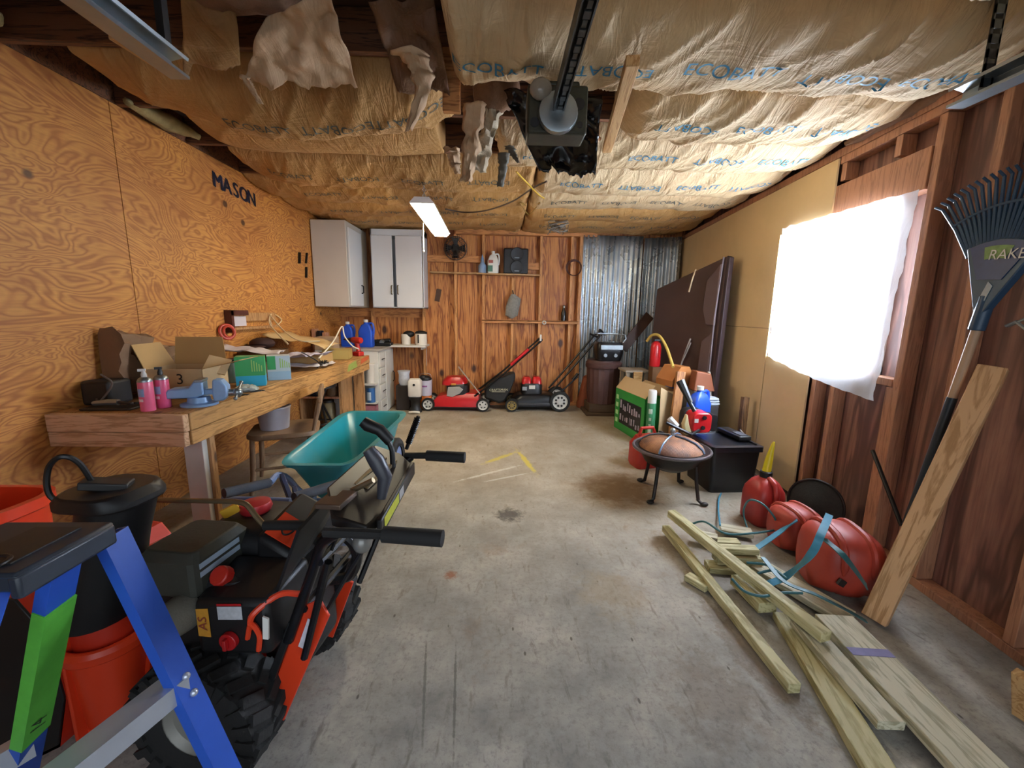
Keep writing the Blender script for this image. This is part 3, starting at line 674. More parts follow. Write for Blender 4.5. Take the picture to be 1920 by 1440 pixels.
# light-bulb cartons
M_GRN = mat('carton_green', '#37a35a', .35); M_CYAN = mat('carton_cyan', '#2bb3dc', .35); M_CWHT = mat('carton_white', '#cfdde6', .35)
def bulbbox(label, c, d, rz, m1, m2, cat='carton'):
    t = thing('bulb_carton', label, cat, c, rz); x, y, z = d[0]/2, d[1]/2, d[2]
    b = MB(); b.b2((-x, -y, z*.36), (x, y, z)); obj('sleeve', b, m1, t, smooth=0)
    b = MB(); b.b2((-x, -y, 0), (x, y, z*.358)); obj('lower_band', b, m2, t, smooth=0)
    b = MB(); 
    for k in range(5): b.b2((x*.1+k*.014, -y-.0012, z*.5), (x*.1+k*.014+.006, -y-.0002, z*(.9-.05*k)))
    obj('printed_lines', b, mat('carton_lime', '#a8cf6a', .4), t, smooth=0); return t
t = bulbbox('green and cyan light bulb carton standing beyond the open box', (-1.70, 2.83, BZ+.001), (.17, .12, .20), .45, M_GRN, M_CYAN)
t = bulbbox('white and green light bulb carton, last before the papers', (-1.655, 3.10, BZ+.001), (.15, .12, .18), .5, M_CWHT, mat('carton_pale_blue', '#a9cbe4', .35))
b = MB(); b.b2((-.074, -.0615, .08), (-.02, -.0602, .178)); obj('green_panel', b, M_GRN, t)
t = thing('glass_jar', 'pale glass jar in shade between the open box and the green carton', 'jar', (-1.90, 2.93, BZ+.001))
b = MB(); b.lathe([(.04, 0), (.045, .01), (.045, .12), (.035, .14)], 20); obj('glass', b, mat('jar_glass', '#7f9aa0', .15), t)
b = MB(); b.lathe([(.038, .14), (.038, .165), (.0, .166)], 20); obj('lid', b, M_BLKM, t)
b = MB()
for k in range(7): 
    a = random.uniform(-1, 1); p = V((-1.60+random.uniform(-.04, .06), 2.42+random.uniform(0, .2), BZ+.008)); b.beam(p, p+V((.06*math.cos(a), .06*math.sin(a), .004)), .012, .007)
tag(obj('drill_bits', b, M_GALVD, bevel=.002), 'scatter of metal drill bits beside the vise handle', 'drill bits', kind='stuff')
t = thing('plastic_clamshell', 'clear crumpled plastic blister pack before the green carton', 'plastic pack', (-1.615, 2.62, BZ+.001), .4)
def clam(u, v):
    return V(((u-.5)*.13, (v-.5)*.12, .004+.035*max(0, math.sin(PI*u)*math.sin(PI*v))**.4+.012*nz(u*6, v*6, 2)))
obj('shell', MB().grid(clam, 14, 14), mat('clear_plastic', '#b7c1bd', .12, 0, .2, 30), t, smooth=20, solid=.001)
# papers, kraft bag with printing, dark shoe, cords
def papers(name, label, cat, c, d, rz, m, seed, bend=.02, tilt=0):
    o = obj(name, MB().grid(lambda u, v: V(((u-.5)*d[0], (v-.5)*d[1], bend*nz(u*2.2, v*2.2, seed)+bend*.5*nz(u*5, v*5, seed)+tilt*u)), 16, 16), m, smooth=40, solid=.002)
    o.location = c; o.rotation_euler = (0, 0, rz)
    return tag(o, label, cat)
M_PAPER = mat('white_paper', '#cfc9cf', .7, 0, .08, 4); M_PPRINT = mat('printed_paper', '#b9b2c2', .7, 0, .35, 24)
papers('paper_sheet', 'white leaflet lying flat right of the bulb cartons', 'paper', (-1.72, 3.60, BZ+.03), (.26, .24), .5, M_PAPER, 3, .02)
papers('paper_sheet', 'printed leaflet with dark pictures draped over the bench clutter', 'paper', (-1.73, 3.66, BZ+.10), (.36, .34), -.3, M_PPRINT, 5, .05, .03)
papers('paper_sheet', 'folded white instruction sheet lying behind the bulb cartons', 'paper', (-1.95, 3.28, BZ+.17), (.42, .30), .3, M_PAPER, 8, .04, -.06)
papers('paper_sheet', 'loose white page at the bench edge by the small brush', 'paper', (-1.63, 3.84, BZ+.012), (.12, .3), .1, M_PAPER, 11, .012)
papers('kraft_sheet', 'stiff sheet of brown kraft paper leaning up from the bench to the wall', 'kraft paper', (-1.92, 4.10, BZ+.16), (.52, .62), .15, mat('kraft_flat', '#c0a271', .75, 0, .1, 6), 4, .04, -.12)
carton('cardboard_box', 'low cardboard box lying behind the bulb cartons', 'box', (-1.98, 3.26, BZ+.002), (.38, .34, .12), .1, M_CARDD)
carton('cardboard_box', 'small brown carton under the kraft sheet', 'box', (-1.87, 4.05, BZ+.002), (.34, .40, .09), .1, M_CARD)
t = thing('cap', 'dark brown cap lying by the wall under the lamp cord', 'cap', (-2.08, 3.66, BZ+.192)); 
b = MB(); b.ball((0, 0, .03), (.10, .10, .05)); obj('crown', b, mat('cap_cloth', '#38201a', .8, 0, .3), t)
b = MB(); b.ball((.0, -.10, .01), (.08, .06, .008)); obj('brim', b, mat('cap_cloth', '#38201a', .8), t)
carton('cardboard_box', 'squat dark carton by the wall under the cap', 'box', (-2.06, 3.64, BZ+.002), (.24, .36, .165), 0, M_CARDD)
M_CORDW = mat('cord_cream', '#d9c7a2', .6)
cable('loop of cream cord hanging down the left wall onto the kraft sheet', ((-1.520,3.522,1.041), (-1.680,3.486,1.050), (-1.980,3.824,1.121), (-2.190,4.011,1.251), (-2.190,4.058,1.139), (-2.190,4.224,1.198), (-2.190,4.058,1.261), (-2.120,3.871,1.180), (-1.950,3.673,1.095), (-1.720,3.387,1.026)), .006, M_CORDW, 'cord', 'cord')
cable('white cord bent in a tall loop before the bulb box', ((-1.550,3.549,0.893), (-1.640,4.100,1.000), (-1.700,4.500,1.132), (-1.670,4.481,1.031), (-1.580,4.437,0.933), (-1.540,4.530,0.885)), .007, mat('cord_white', '#e6e0d0', .5), 'cord', 'cord')
cable('thin black cable lying across the printed leaflet', ((-1.620,3.392,0.962), (-1.550,3.466,0.893), (-1.520,3.533,0.835)), .005, M_BLK)
b = MB(); random.seed(9)
for k in range(60):
    a = random.uniform(0, 6.3); e = random.uniform(-.6, 1); c0 = V((-1.62, 3.80, BZ+.035)); b.cyl(c0, c0+V((math.cos(a)*.045*math.cos(e), math.sin(a)*.06*math.cos(e), .033*math.sin(e))), .002, n=4)
b.cyl((-1.62, 3.80, BZ+.035), (-1.60, 3.62, BZ+.02), .007)
tag(obj('wire_brush', b, M_BLK), 'small black bristle brush lying at the front bench edge', 'brush')
# far end of the bench
t = bulbbox('white and blue carton with a brown lid at the far end of the bench', (-1.95, 4.70, BZ+.002), (.20, .22, .22), .1, mat('carton_brown', '#a98e72', .7), mat('carton_face', '#c9d2d8', .5))
t.children[0].scale = (1, 1, 1)
carton('cardboard_box', 'yellowish shallow carton at the far bench end before the drill', 'box', (-1.76, 4.50, BZ+.002), (.26, .26, .10), .2, mat('carton_yellow', '#b9a25e', .7))
t = thing('plank_stack', 'dark planks standing upright in the far corner of the bench', 'planks', (-2.13, 4.95, BZ))
for k, m in enumerate((M_STUDD, M_BLKM, M_STUDD)):
    b = MB(); b.b2((-.055+k*.06, -.1, 0), (-.015+k*.06, .0, .30-.02*k)); obj('plank', b, m, t, bevel=.003)
t = thing('cordless_drill', 'red cordless drill standing on its battery at the bench end', 'drill', (-1.63, 4.78, BZ+.001), 2.6); M_RED = mat('tool_red', '#b3281f', .35, 0, .15)
b = MB(); b.b2((-.045, -.04, 0), (.06, .04, .05)); obj('battery', b, M_RED, t, bevel=.01)
b = MB(); b.tube([(.0, 0, .05), (.01, 0, .10), (.02, 0, .15)], [.026, .024, .028], 12); obj('handle', b, M_RED, t)
b = MB(); b.tube([(-.05, 0, .18), (-.04, 0, .18), (.08, 0, .18), (.09, 0, .18)], [.03, .036, .036, .03], 16); obj('motor_housing', b, M_RED, t)
b = MB(); b.tube([(.09, 0, .18), (.13, 0, .18), (.17, 0, .18), (.24, 0, .18)], [.03, .028, .018, .008], 14); obj('chuck', b, M_BLK, t)
t = thing('drill_charger', 'small red battery charger beside the cordless drill', 'charger', (-1.73, 4.66, BZ+.103)); t.location = (-1.72, 4.74, BZ+.001)
b = MB(); b.b2((-.04, -.05, 0), (.03, .03, .10)); obj('body', b, mat('tool_red_dark', '#7d1d18', .4), t, bevel=.01)
b = MB(); b.b2((-.03, -.052, .04), (.02, -.05, .09)); obj('panel', b, mat('panel_pale', '#c9b7ad', .5), t)
# base cabinet
t = thing('base_cabinet', 'white base cabinet with drawers and a door at the far bench end', 'cabinet', (-1.72, 5.33, 0))
b = MB(); b.b2((-2.19, 5.00, .0), (-1.475, 5.66, .82)); obj('body', b, M_WHITE, t, w=True, bevel=.004)
b = MB(); b.b2((-2.19, 4.99, .82), (-1.45, 5.70, .845)); obj('counter_top', b, mat('counter_grey', '#a9a39a', .5, 0, .2, 12), t, w=True, bevel=.004)
for z0, z1 in ((.62, .80), (.42, .60), (.22, .40), (.03, .20)):
    b = MB(); b.b2((-1.474, 5.015, z0), (-1.458, 5.25, z1)); d = obj('drawer', b, M_WHITE, t, w=True, bevel=.004)
    b = MB(); b.tube([(-1.457, 5.09, (z0+z1)/2), (-1.44, 5.10, (z0+z1)/2+.01), (-1.44, 5.16, (z0+z1)/2+.01), (-1.457, 5.17, (z0+z1)/2)], .006, 6); obj('handle', b, M_BLKM, d, w=True)
b = MB(); b.b2((-1.474, 5.27, .03), (-1.458, 5.645, .80)); d = obj('door', b, M_WHITE, t, w=True, bevel=.004)
b = MB(); b.tube([(-1.457, 5.59, .36), (-1.435, 5.59, .38), (-1.435, 5.59, .48), (-1.457, 5.59, .50)], .007, 6); obj('handle', b, M_BLKM, d, w=True)
# things stacked in front of the cabinet side
b = MB(); b.b2((-1.64, 4.885, .42), (-1.485, 4.985, .44)); b.b2((-1.64, 4.885, .19), (-1.485, 4.985, .205)); b.b2((-1.645, 4.885, 0), (-1.635, 4.985, .78)); tag(obj('side_shelf', b, M_WHITE), 'narrow white open shelf between bench leg and drawers', 'shelf')
t = thing('plastic_tub', 'white plastic tub on the top of the narrow shelf', 'tub', (-1.56, 4.935, .441)); b = MB(); b.lathe([(.045, 0), (.055, .22), (.058, .225)], 20); obj('body', b, mat('tub_white', '#e0dad0', .4), t); b = MB(); b.lathe([(.06, .222), (.06, .24), (0, .242)], 20); obj('lid', b, mat('tub_white', '#e0dad0', .4), t)
t = thing('paint_can', 'blue and white can on the middle of the narrow shelf', 'can', (-1.56, 4.935, .206)); b = MB(); b.lathe([(.052, 0), (.052, .18)], 20); obj('body', b, mat('can_blue', '#2c5c94', .35), t); b = MB(); b.lathe([(.054, .18), (.054, .19), (0, .19)], 20); obj('lid', b, M_GALV, t)
b = MB(); b.loft([[V((.0525*math.cos(a), .0525*math.sin(a), z)) for a in [-2.2+k*.12 for k in range(9)]] for z in (.03, .13)], cap=False); obj('label_patch', b, mat('label_pale', '#c5d6e4', .5, 0, .2, 50), t)
carton('snack_carton', 'pink and white carton at the bottom of the narrow shelf', 'carton', (-1.56, 4.935, .002), (.14, .09, .17), 0, mat('carton_pink', '#a86b78', .5, 0, .35, 40))
# small shelf right of the cabinet with its load
t = thing('wall_shelf', 'small white shelf fixed between cabinet and back wall studs', 'shelf', (-1.17, 5.64, .83)); 
b = MB(); b.b2((-1.46, 5.45, .835), (-.98, 5.76, .86)); obj('board', b, M_WHITE, t, w=True, bevel=.003)
b = MB(); b.b2((-1.05, 5.5, .80), (-1.03, 5.82, .834)); b.b2((-1.05, 5.79, .55), (-1.03, 5.82, .80)); obj('bracket', b, M_WHITE, t, w=True)
t = thing('cooking_pot', 'white container with a black handle on the small shelf', 'container', (-1.06, 5.58, .861)); b = MB(); b.lathe([(.075, 0), (.08, .02), (.078, .14), (.07, .15)], 20); obj('body', b, mat('tub_white', '#e0dad0', .4), t)
b = MB(); b.b2((-.03, -.09, .03), (-.015, -.078, .14)); obj('handle', b, M_BLK, t); b = MB(); b.ball((0, 0, .16), (.085, .06, .03)); obj('cover', b, mat('black_bag', '#15161a', .5), t); t.name = 'plastic_container'
t = thing('small_tub', 'second white tub, left on the small shelf under black plastic', 'tub', (-1.27, 5.62, .861)); b = MB(); b.lathe([(.06, 0), (.065, .13), (.06, .14)], 18); obj('body', b, mat('tub_white', '#e0dad0', .4), t); b = MB(); b.ball((.04, 0, .14), (.08, .06, .045)); obj('black_cover', b, mat('black_bag', '#15161a', .5), t)
t = thing('power_tool', 'dark power tools heaped on the left of the counter', 'power tool', (-1.55, 5.5, .846)); b = MB(); b.b2((-.2, -.06, 0), (.12, .06, .05)); b.tube([(-.15, 0, .05), (.1, .02, .07)], .03); obj('body', b, M_BLK, t, bevel=.012); b = MB(); b.cyl((.0, -.06, .05), (.0, -.02, .06), .03); obj('knob', b, M_GALV, t)
def jug(name, label, loc, m, s=1, cat='jug', capm=None):
    t = thing(name, label, cat, loc); b = MB()
    b.loft([[V((x, y, z)) for x, y in rrect(w*s, d*s, .02*s)] for w, d, z in ((.15, .10, 0), (.16, .11, .02*s), (.16, .11, .18*s), (.10, .08, .25*s), (.045, .045, .27*s), (.045, .045, .285*s))]); obj('body', b, m, t, smooth=50)
    b = MB(); b.lathe([(.026*s, .285*s), (.026*s, .315*s), (0, .316*s)], 14); obj('cap', b, capm or M_WHITE, t)
    b = MB(); b.tube(bez([(.02*s, 0, .27*s), (.075*s, 0, .27*s), (.088*s, 0, .2*s), (.078*s, 0, .12*s)], 5), .012*s, 8); obj('handle', b, m, t); return t
M_BLUE = mat('jug_blue', '#1f4fc0', .35)
jug('blue_jug', 'blue plastic jug standing behind the drill, left of the two', (-1.95, 5.35, .846), M_BLUE, 1.0)
jug('blue_jug', 'blue plastic jug right of its twin on the white cabinet', (-1.70, 5.30, .846), M_BLUE, 1.1)
# floor group under the small shelf
t = thing('trash_bag', 'white printed plastic bag on the small crate under the shelf', 'bag', (-1.27, 5.44, .335)); b = MB(); b.lathe([(.06, 0), (.075, .05), (.07, .14), (.085, .19)], 14); obj('body', b, mat('bag_white', '#c9cdd6', .5, 0, .3, 40), t); t.name = 'plastic_bag'
t = thing('storage_crate', 'dark crate on the floor beneath the white printed bag', 'crate', (-1.27, 5.46, 0)); b = MB(); b.b2((-.10, -.09, 0), (.08, .09, .334)); obj('body', b, mat('crate_dark', '#2a201b', .7), t, bevel=.008)
t = thing('white_canister', 'white plastic canister with a round black vent by the red mower', 'canister', (-1.10, 5.30, .21)); b = MB(); b.loft([[V((x, y, z)) for x, y in rrect(w, d, .03)] for w, d, z in ((.16, .13, 0), (.17, .14, .01), (.17, .14, .2), (.13, .1, .23))]); obj('body', b, mat('tub_white', '#e0dad0', .4), t); b = MB(); b.cyl((.0, -.069, .16), (.0, -.074, .16), .016); obj('vent', b, M_BLK, t)
t = thing('propane_burner', 'black camp burner under the white canister', 'burner', (-1.10, 5.30, 0)); b = MB(); b.lathe([(.085, 0), (.085, .03), (.06, .07), (.06, .15), (.085, .18), (.085, .209)], 18); obj('body', b, mat('burner_black', '#22201f', .5, .3, .4, 18), t)
t = thing('paint_bucket', 'white paint bucket with purple lettering beside the canister', 'bucket', (-1.0, 5.52, .185)); b = MB(); b.lathe([(.08, 0), (.088, .2), (.09, .205)], 22); obj('body', b, mat('bucket_white', '#d3cfe0', .4), t); b = MB(); b.loft([[V((.0885*math.cos(a), .0885*math.sin(a), z)) for a in [-2.0+k*.1 for k in range(9)]] for z in (.12, .14)], cap=False); obj('printed_band', b, mat('print_purple', '#8a4a86', .5, 0, .3, 60), t)
b = MB(); b.ball((0, 0, .22), (.08, .08, .05)); b.ball((-.03, -.03, .24), (.05, .04, .04)); obj('dark_rags', b, mat('black_bag', '#15161a', .5), t); b = MB(); b.tube(bez([(-.088, 0, .19), (-.07, -.02, .28), (0, -.03, .30), (.07, -.02, .28), (.088, 0, .19)], 5), .003, 5); obj('bail', b, M_GALV, t)
t = thing('propane_cylinder', 'orange can on the floor under the white paint bucket', 'can', (-1.0, 5.52, 0)); b = MB(); b.lathe([(.075, 0), (.08, .02), (.08, .17), (.07, .184)], 20); obj('body', b, mat('can_orange', '#c0672a', .4, 0, .25, 14), t); t.name = 'orange_can'
tag(obj('white_valve', MB().tube(bez([(-1.16, 5.18, .02), (-1.08, 5.16, .03), (-1.03, 5.19, .015)], 4), .016, 8), mat('cord_white', '#e6e0d0', .5)), 'short white hose piece lying before the camp burner', 'hose piece')
# under the bench
t = thing('wooden_chair', 'worn wooden spindle chair pushed under the workbench', 'chair', (-1.60, 3.02, 0), .35); M_CHAIR = mat('chair_wood', '#80654a', .55, 0, .3, 14)
b = MB(); b.loft([[V((x*s, y*s, z)) for x, y in rrect(.46, .42, .1, 6)] for s, z in ((.94, .395), (1, .405), (1, .425), (.97, .435))]); obj('seat', b, M_CHAIR, t)
for x, y in ((-.19, -.16), (.18, -.16), (-.19, .16), (.18, .16)):
    b = MB(); b.tube([(x*1.15, y*1.15, 0), (x*1.05, y*1.05, .15), (x, y, .4)], [.014, .02, .016], 10); obj('leg', b, M_CHAIR, t)
b = MB(); b.tube([(-.2, -.17, .18), (.19, -.17, .18)], .011); b.tube([(-.2, .17, .18), (.19, .17, .18)], .011); b.tube([(0, -.17, .18), (0, .17, .18)], .011); obj('stretcher', b, M_CHAIR, t)
for k in range(5):
    y = -.16+k*.08; b = MB(); b.tube([(.2, y, .43), (.235, y*1.05, .58), (.25, y*1.1, .68)], [.012, .018, .01], 8); obj('spindle', b, M_CHAIR, t)
b = MB(); b.loft([[V((.245+.02*math.cos(k*PI)*0+o, y, z)) for y, z in ((-.2, .64), (-.14, .73), (.14, .73), (.2, .64))] for o in (0, .025)]); obj('top_rail', b, M_CHAIR, t, bevel=.006)
t = thing('white_bucket', 'white bucket standing on the seat of the wooden chair', 'bucket', (-1.66, 2.99, .437)); b = MB(); b.lathe([(.095, 0), (.11, .15), (.115, .155), (.115, .165), (.105, .165), (.09, .01)], 26); obj('body', b, mat('bucket_grey', '#b9b9c4', .45), t)
t = thing('bar_stool', 'black stool with crossed legs beyond the wooden chair', 'stool', (-1.76, 4.02, 0)); b = MB(); b.lathe([(.12, .55), (.15, .56), (.15, .59), (.12, .605), (0, .605)], 24); obj('seat', b, M_BLK, t)
for a in range(4):
    q = PI/4+a*PI/2; b = MB(); b.tube([(.17*math.cos(q), .17*math.sin(q), 0), (-.06*math.cos(q), -.06*math.sin(q), .55)], .011, 8); obj('leg', b, M_BLKM, t)
b = MB(); b.ring((0, 0, .2), .1, .008); obj('foot_ring', b, M_BLKM, t)
t = thing('cubby_shelf', 'wooden cubby shelf under the far end of the bench', 'shelf', (-1.95, 4.62, 0)); b = MB()
for z in (.02, .34, .70): b.b2((-.24, -.14, z), (.22, .14, z+.02))
obj('shelf_board', b, M_STUDD, t); b = MB(); b.b2((-.255, -.14, 0), (-.24, .14, .74)); obj('upright', b, M_POST, t); b = MB(); b.b2((.22, -.14, 0), (.235, .14, .74)); obj('upright', b, M_POST, t)
for x, z, m, l in ((-.10, .361, mat('jar_navy', '#1d2a4a', .3), 'dark blue jar on the upper cubby shelf under the bench'), (.08, .361, mat('jar_brown', '#5f4a33', .4), 'brown jar on the upper cubby shelf beside the blue one'), (.02, .041, mat('jar_tan', '#7d6e4a', .6, 0, .3, 30), 'tan patterned tin on the lower cubby shelf')):
    q = thing('storage_jar', l, 'jar', (-1.95+x, 4.58, z)); b = MB(); b.lathe([(.07, 0), (.075, .02), (.075, .22), (.06, .24)], 18); obj('body', b, m, q); b = MB(); b.lathe([(.062, .24), (.062, .265), (0, .266)], 18); obj('lid', b, M_GALVD, q)
# on the left wall
t = thing('wall_lettering', 'dark blue adhesive letters high on the left plywood wall', 'lettering', (XL+.003, 3.7, 2.25))
yy = [3.44, 3.55, 3.65, 3.75, 3.85, 3.95]
for k, ch in enumerate('MASON'):
    b = MB(); y = 3.47+k*.11; b.text(ch, .16, (XL+.003, y, 2.275-.003*k), (0, 1, -.05), (0, 0, 1)); b.text(ch, .16, (XL+.003, y+.012, 2.270-.003*k), (0, 1, -.05), (0, 0, 1), .002); obj('letter', b, mat('vinyl_navy', '#182338', .25), t, w=True, smooth=0)
t = thing('tool_rail', 'wooden tool rail fixed to the left wall above the bench', 'tool rail', (XL+.03, 3.75, 1.15)); b = MB(); b.b2((XL+.002, 3.42, 1.20), (XL+.03, 4.10, 1.27)); b.b2((XL+.002, 3.42, 1.13), (XL+.05, 4.10, 1.15)); obj('rail', b, M_POST, t, w=True); b = MB(); b.b2((XL+.002, 3.39, 1.11), (XL+.06, 3.42, 1.29)); b.b2((XL+.03, 3.39, 1.25), (XL+.06, 3.62, 1.29)); obj('end_bracket', b, mat('bracket_brown', '#4a2015', .5), t, w=True); b = MB(); b.b2((XL+.031, 3.42, 1.16), (XL+.034, 3.62, 1.24)); obj('label_plate', b, M_PAPER, t, w=True)
b = MB(); b.ring((XL+.045, 3.34, 1.12), .055, .012, (1, -.5, .2)); b.ring((XL+.055, 3.345, 1.12), .045, .010, (1, -.3, .1)); tag(obj('cord_coil', b, mat('cord_red', '#b23a22', .5)), 'small red coil hanging at the near end of the tool rail', 'coil')
b = MB(); b.beam((XL+.012, 4.70, 1.80), (XL+.012, 4.72, 1.92), .035, .012); b.beam((XL+.012, 4.86, 1.82), (XL+.012, 4.90, 1.94), .025, .012); b.beam((XL+.012, 4.84, 1.66), (XL+.012, 4.86, 1.78), .03, .012); tag(obj('hanging_pliers', b, M_BLKM, bevel=.003), 'dark small hand tools hung on the left wall near the cabinet', 'hand tools')
t = thing('junction_box', 'black wall box on the left wall beside the white wall cabinet', 'wall box', (XL+.04, 5.35, 1.78)); b = MB(); b.loft([[V((x, y, z)) for y, z in ((-.10, -.02), (-.06, .09), (.05, .11), (.11, .02), (.06, -.12), (-.05, -.12))] for x in (-.035, .05)]); obj('body', b, M_BLK, t, bevel=.01); b = MB(); b.b2((-.03, -.17, -.05), (.0, -.10, .1)); obj('bracket', b, M_BLKM, t)
# wall cabinets
t = thing('wall_cabinet', 'white single-door wall cabinet in the corner, left of the double one', 'cabinet', (-2.0, 5.3, 1.34))
b = MB(); b.b2((XL+.012, 5.03, 1.345), (-1.80, 5.79, 2.33)); obj('body', b, mat('cabinet_beige', '#c8c2ba', .45, 0, .05, 4), t, w=True, bevel=.004)
b = MB(); b.b2((-1.798, 5.06, 1.36), (-1.775, 5.50, 2.26)); d = obj('door', b, mat('cabinet_white', '#d7dade', .4, 0, .04, 4), t, w=True, bevel=.005)
b = MB(); b.tube([(-1.774, 5.43, 1.52), (-1.75, 5.43, 1.53), (-1.75, 5.43, 1.61), (-1.774, 5.43, 1.62)], .008, 6); obj('handle', b, M_BLKM, d, w=True)
t = thing('wall_cabinet', 'white double-door wall cabinet with gaping doors beside the shop light', 'cabinet', (-1.32, 5.6, 1.34)); MC = MATS['cabinet_white']
b = MB(); b.b2((-1.66, 5.50, 1.345), (-.99, 5.79, 1.36)); b.b2((-1.66, 5.50, 2.25), (-.99, 5.79, 2.33)); b.b2((-1.66, 5.50, 1.345), (-1.645, 5.79, 2.33)); b.b2((-1.005, 5.50, 1.345), (-.99, 5.79, 2.33)); b.b2((-1.66, 5.78, 1.345), (-.99, 5.79, 2.33)); obj('body', b, MC, t, w=True, bevel=.003)
b = MB(); b.b2((-1.645, 5.475, 1.355), (-1.385, 5.497, 2.25)); d = obj('door', b, MC, t, w=True, bevel=.005)
b = MB(); b.tube([(-1.40, 5.474, 1.52), (-1.40, 5.45, 1.53), (-1.40, 5.45, 1.62), (-1.40, 5.474, 1.63)], .008, 6); obj('handle', b, mat('brass_dark', '#4a3a1e', .4, .6), d, w=True)
b = MB(); b.box((-1.175, 5.478, 1.80), (.335, .022, .895), (0, 0, -.03)); d = obj('door', b, MC, t, w=True, bevel=.005)
b = MB(); b.tube([(-1.32, 5.462, 1.52), (-1.32, 5.445, 1.53), (-1.32, 5.445, 1.62), (-1.32, 5.462, 1.63)], .008, 6); obj('handle', b, MATS['brass_dark'], d, w=True)

# ================================================================ back wall
M_SHELF = lumber('shelf_wood', '#b08a5c', '#7f5c38', 0, .6)
b = MB(); b.loft([[V((x, y, z)) for y, z in ((5.66, 0), (5.83, 0), (5.83, .02), (5.66, .02))] and [V((x, 5.66, z0)), V((x, 5.828, z0)), V((x, 5.828, z0+.02)), V((x, 5.66, z0+.02))] for x, z0 in ((-.94, 1.815), (.54, 1.80))])
tag(obj('wall_shelf', b, M_SHELF, bevel=.003), 'long bowed upper shelf on the back wall studs', 'shelf')
b = MB(); b.b2((-.25, 5.70, 1.165), (1.09, 5.745, 1.205)); b.b2((-.25, 5.70, 1.19), (1.09, 5.828, 1.207)); tag(obj('wall_shelf', b, M_STUDH, bevel=.003), 'narrow lower ledge across the back wall studs', 'shelf')
t = thing('spray_bottle', 'blue-grey spray bottle on the upper back shelf', 'bottle', (-.245, 5.735, 1.832)); b = MB(); b.lathe([(.055, 0), (.058, .09), (.03, .13), (.022, .15)], 18); obj('body', b, mat('bottle_blue', '#7f97b5', .3), t); b = MB(); b.lathe([(.024, .15), (.02, .19), (.008, .22), (.004, .24)], 14); obj('nozzle', b, mat('nozzle_blue', '#6f8fb4', .4), t)
t = jug('detergent_jug', 'white jug with a printed label on the upper back shelf', (-.10, 5.735, 1.828), mat('jug_white', '#e4e4dc', .35), .92)
b = MB(); b.b2((-.072, -.054, .02), (-.005, -.052, .10)); obj('label_panel', b, mat('label_green', '#3f6a5a', .5, 0, .5, 40), t); b = MB(); b.b2((-.06, -.054, .13), (0, -.052, .17)); obj('label_panel', b, mat('label_red', '#8a3a30', .5, 0, .5, 40), t)
t = thing('loudspeaker', 'black twin loudspeaker standing on the upper back shelf', 'loudspeaker', (.20, 5.74, 1.825)); M_SPK = mat('speaker_black', '#101113', .5)
b = MB(); b.b2((-.16, -.06, 0), (.17, .06, .33)); obj('cabinet', b, M_SPK, t, bevel=.015)
for z in (.08, .25):
    b = MB(); b.lathe([(.09, -.01), (.09, .012), (.083, .016), (.05, .005), (.0, .004)], 24, (.02, -.062, z), (0, -1, 0)); c = obj('cone', b, mat('speaker_cone', '#23262a', .6), t); b = MB(); b.b2((-.015, -.085, z-.05), (.05, -.078, z-.042)); obj('trim_bar', b, M_GALV, c)
t = thing('hanging_bag', 'grey mesh bag hanging on the middle back stud', 'bag', (.18, 5.745, 1.23)); b = MB(); b.loft([[V((math.cos(a)*w+ox+.012*nz(a*3, z*9), math.sin(a)*w*.45, z)) for a in [2*PI*k/18 for k in range(18)]] for w, ox, z in ((.02, -.02, 0), (.085, -.02, .04), (.09, -.01, .15), (.085, .02, .27), (.04, .0, .31), (.02, 0, .33))]); obj('body', b, mat('mesh_grey', '#7f7c74', .8, 0, .5, 40, .5), t); b = MB(); b.tube([(0, .0, .32), (-.01, .02, .38)], .008); obj('loop', b, M_BLK, t)
t = thing('small_bottle', 'small dark bottle on the right end of the lower ledge', 'bottle', (.885, 5.76, 1.208)); b = MB(); b.lathe([(.035, 0), (.036, .11), (.018, .16), (.015, .18)], 16); obj('body', b, mat('bottle_dark', '#1e1a18', .25), t); b = MB(); b.lathe([(.02, .18), (.02, .21), (0, .211)], 14); obj('cap', b, M_BLK, t); b = MB(); b.ball((0, -.03, .19), .014); obj('white_tab', b, M_WHITE, t)
b = MB(); b.ring((1.0, 5.735, 1.92), .10, .006, (0, 1, .0)); b.ring((1.005, 5.728, 1.915), .095, .005, (0, 1, .1)); b.ring((.995, 5.73, 1.925), .105, .005, (.1, 1, 0)); tag(obj('wire_coil', b, mat('wire_rust', '#4a2416', .6)), 'round coil of dark wire hung on the right back stud', 'wire coil')
b = MB(); b.ring((.61, 5.692, 1.18), .022, .008, (0, 1, 0)); tag(obj('white_ring', b, M_WHITE), 'small white ring fixed on the lower back ledge', 'ring')
t = thing('wall_fan', 'dark dusty round fan on the back wall behind the shop light', 'fan', (-.60, 5.70, 2.14)); 
b = MB(); b.cyl((0, .1, 0), (0, -.02, 0), .06); obj('motor', b, M_BLKM, t)
b = MB()
for k in range(28): a = 2*PI*k/28; b.tube([(.05*math.cos(a), -.06, .05*math.sin(a)), (.11*math.cos(a), -.07, .11*math.sin(a)), (.15*math.cos(a), -.01, .15*math.sin(a))], .003, 4)
b.ring((0, -.01, 0), .15, .006, (0, 1, 0)); b.ring((0, -.068, 0), .10, .004, (0, 1, 0)); obj('guard', b, mat('fan_dusty', '#38302a', .6), t)
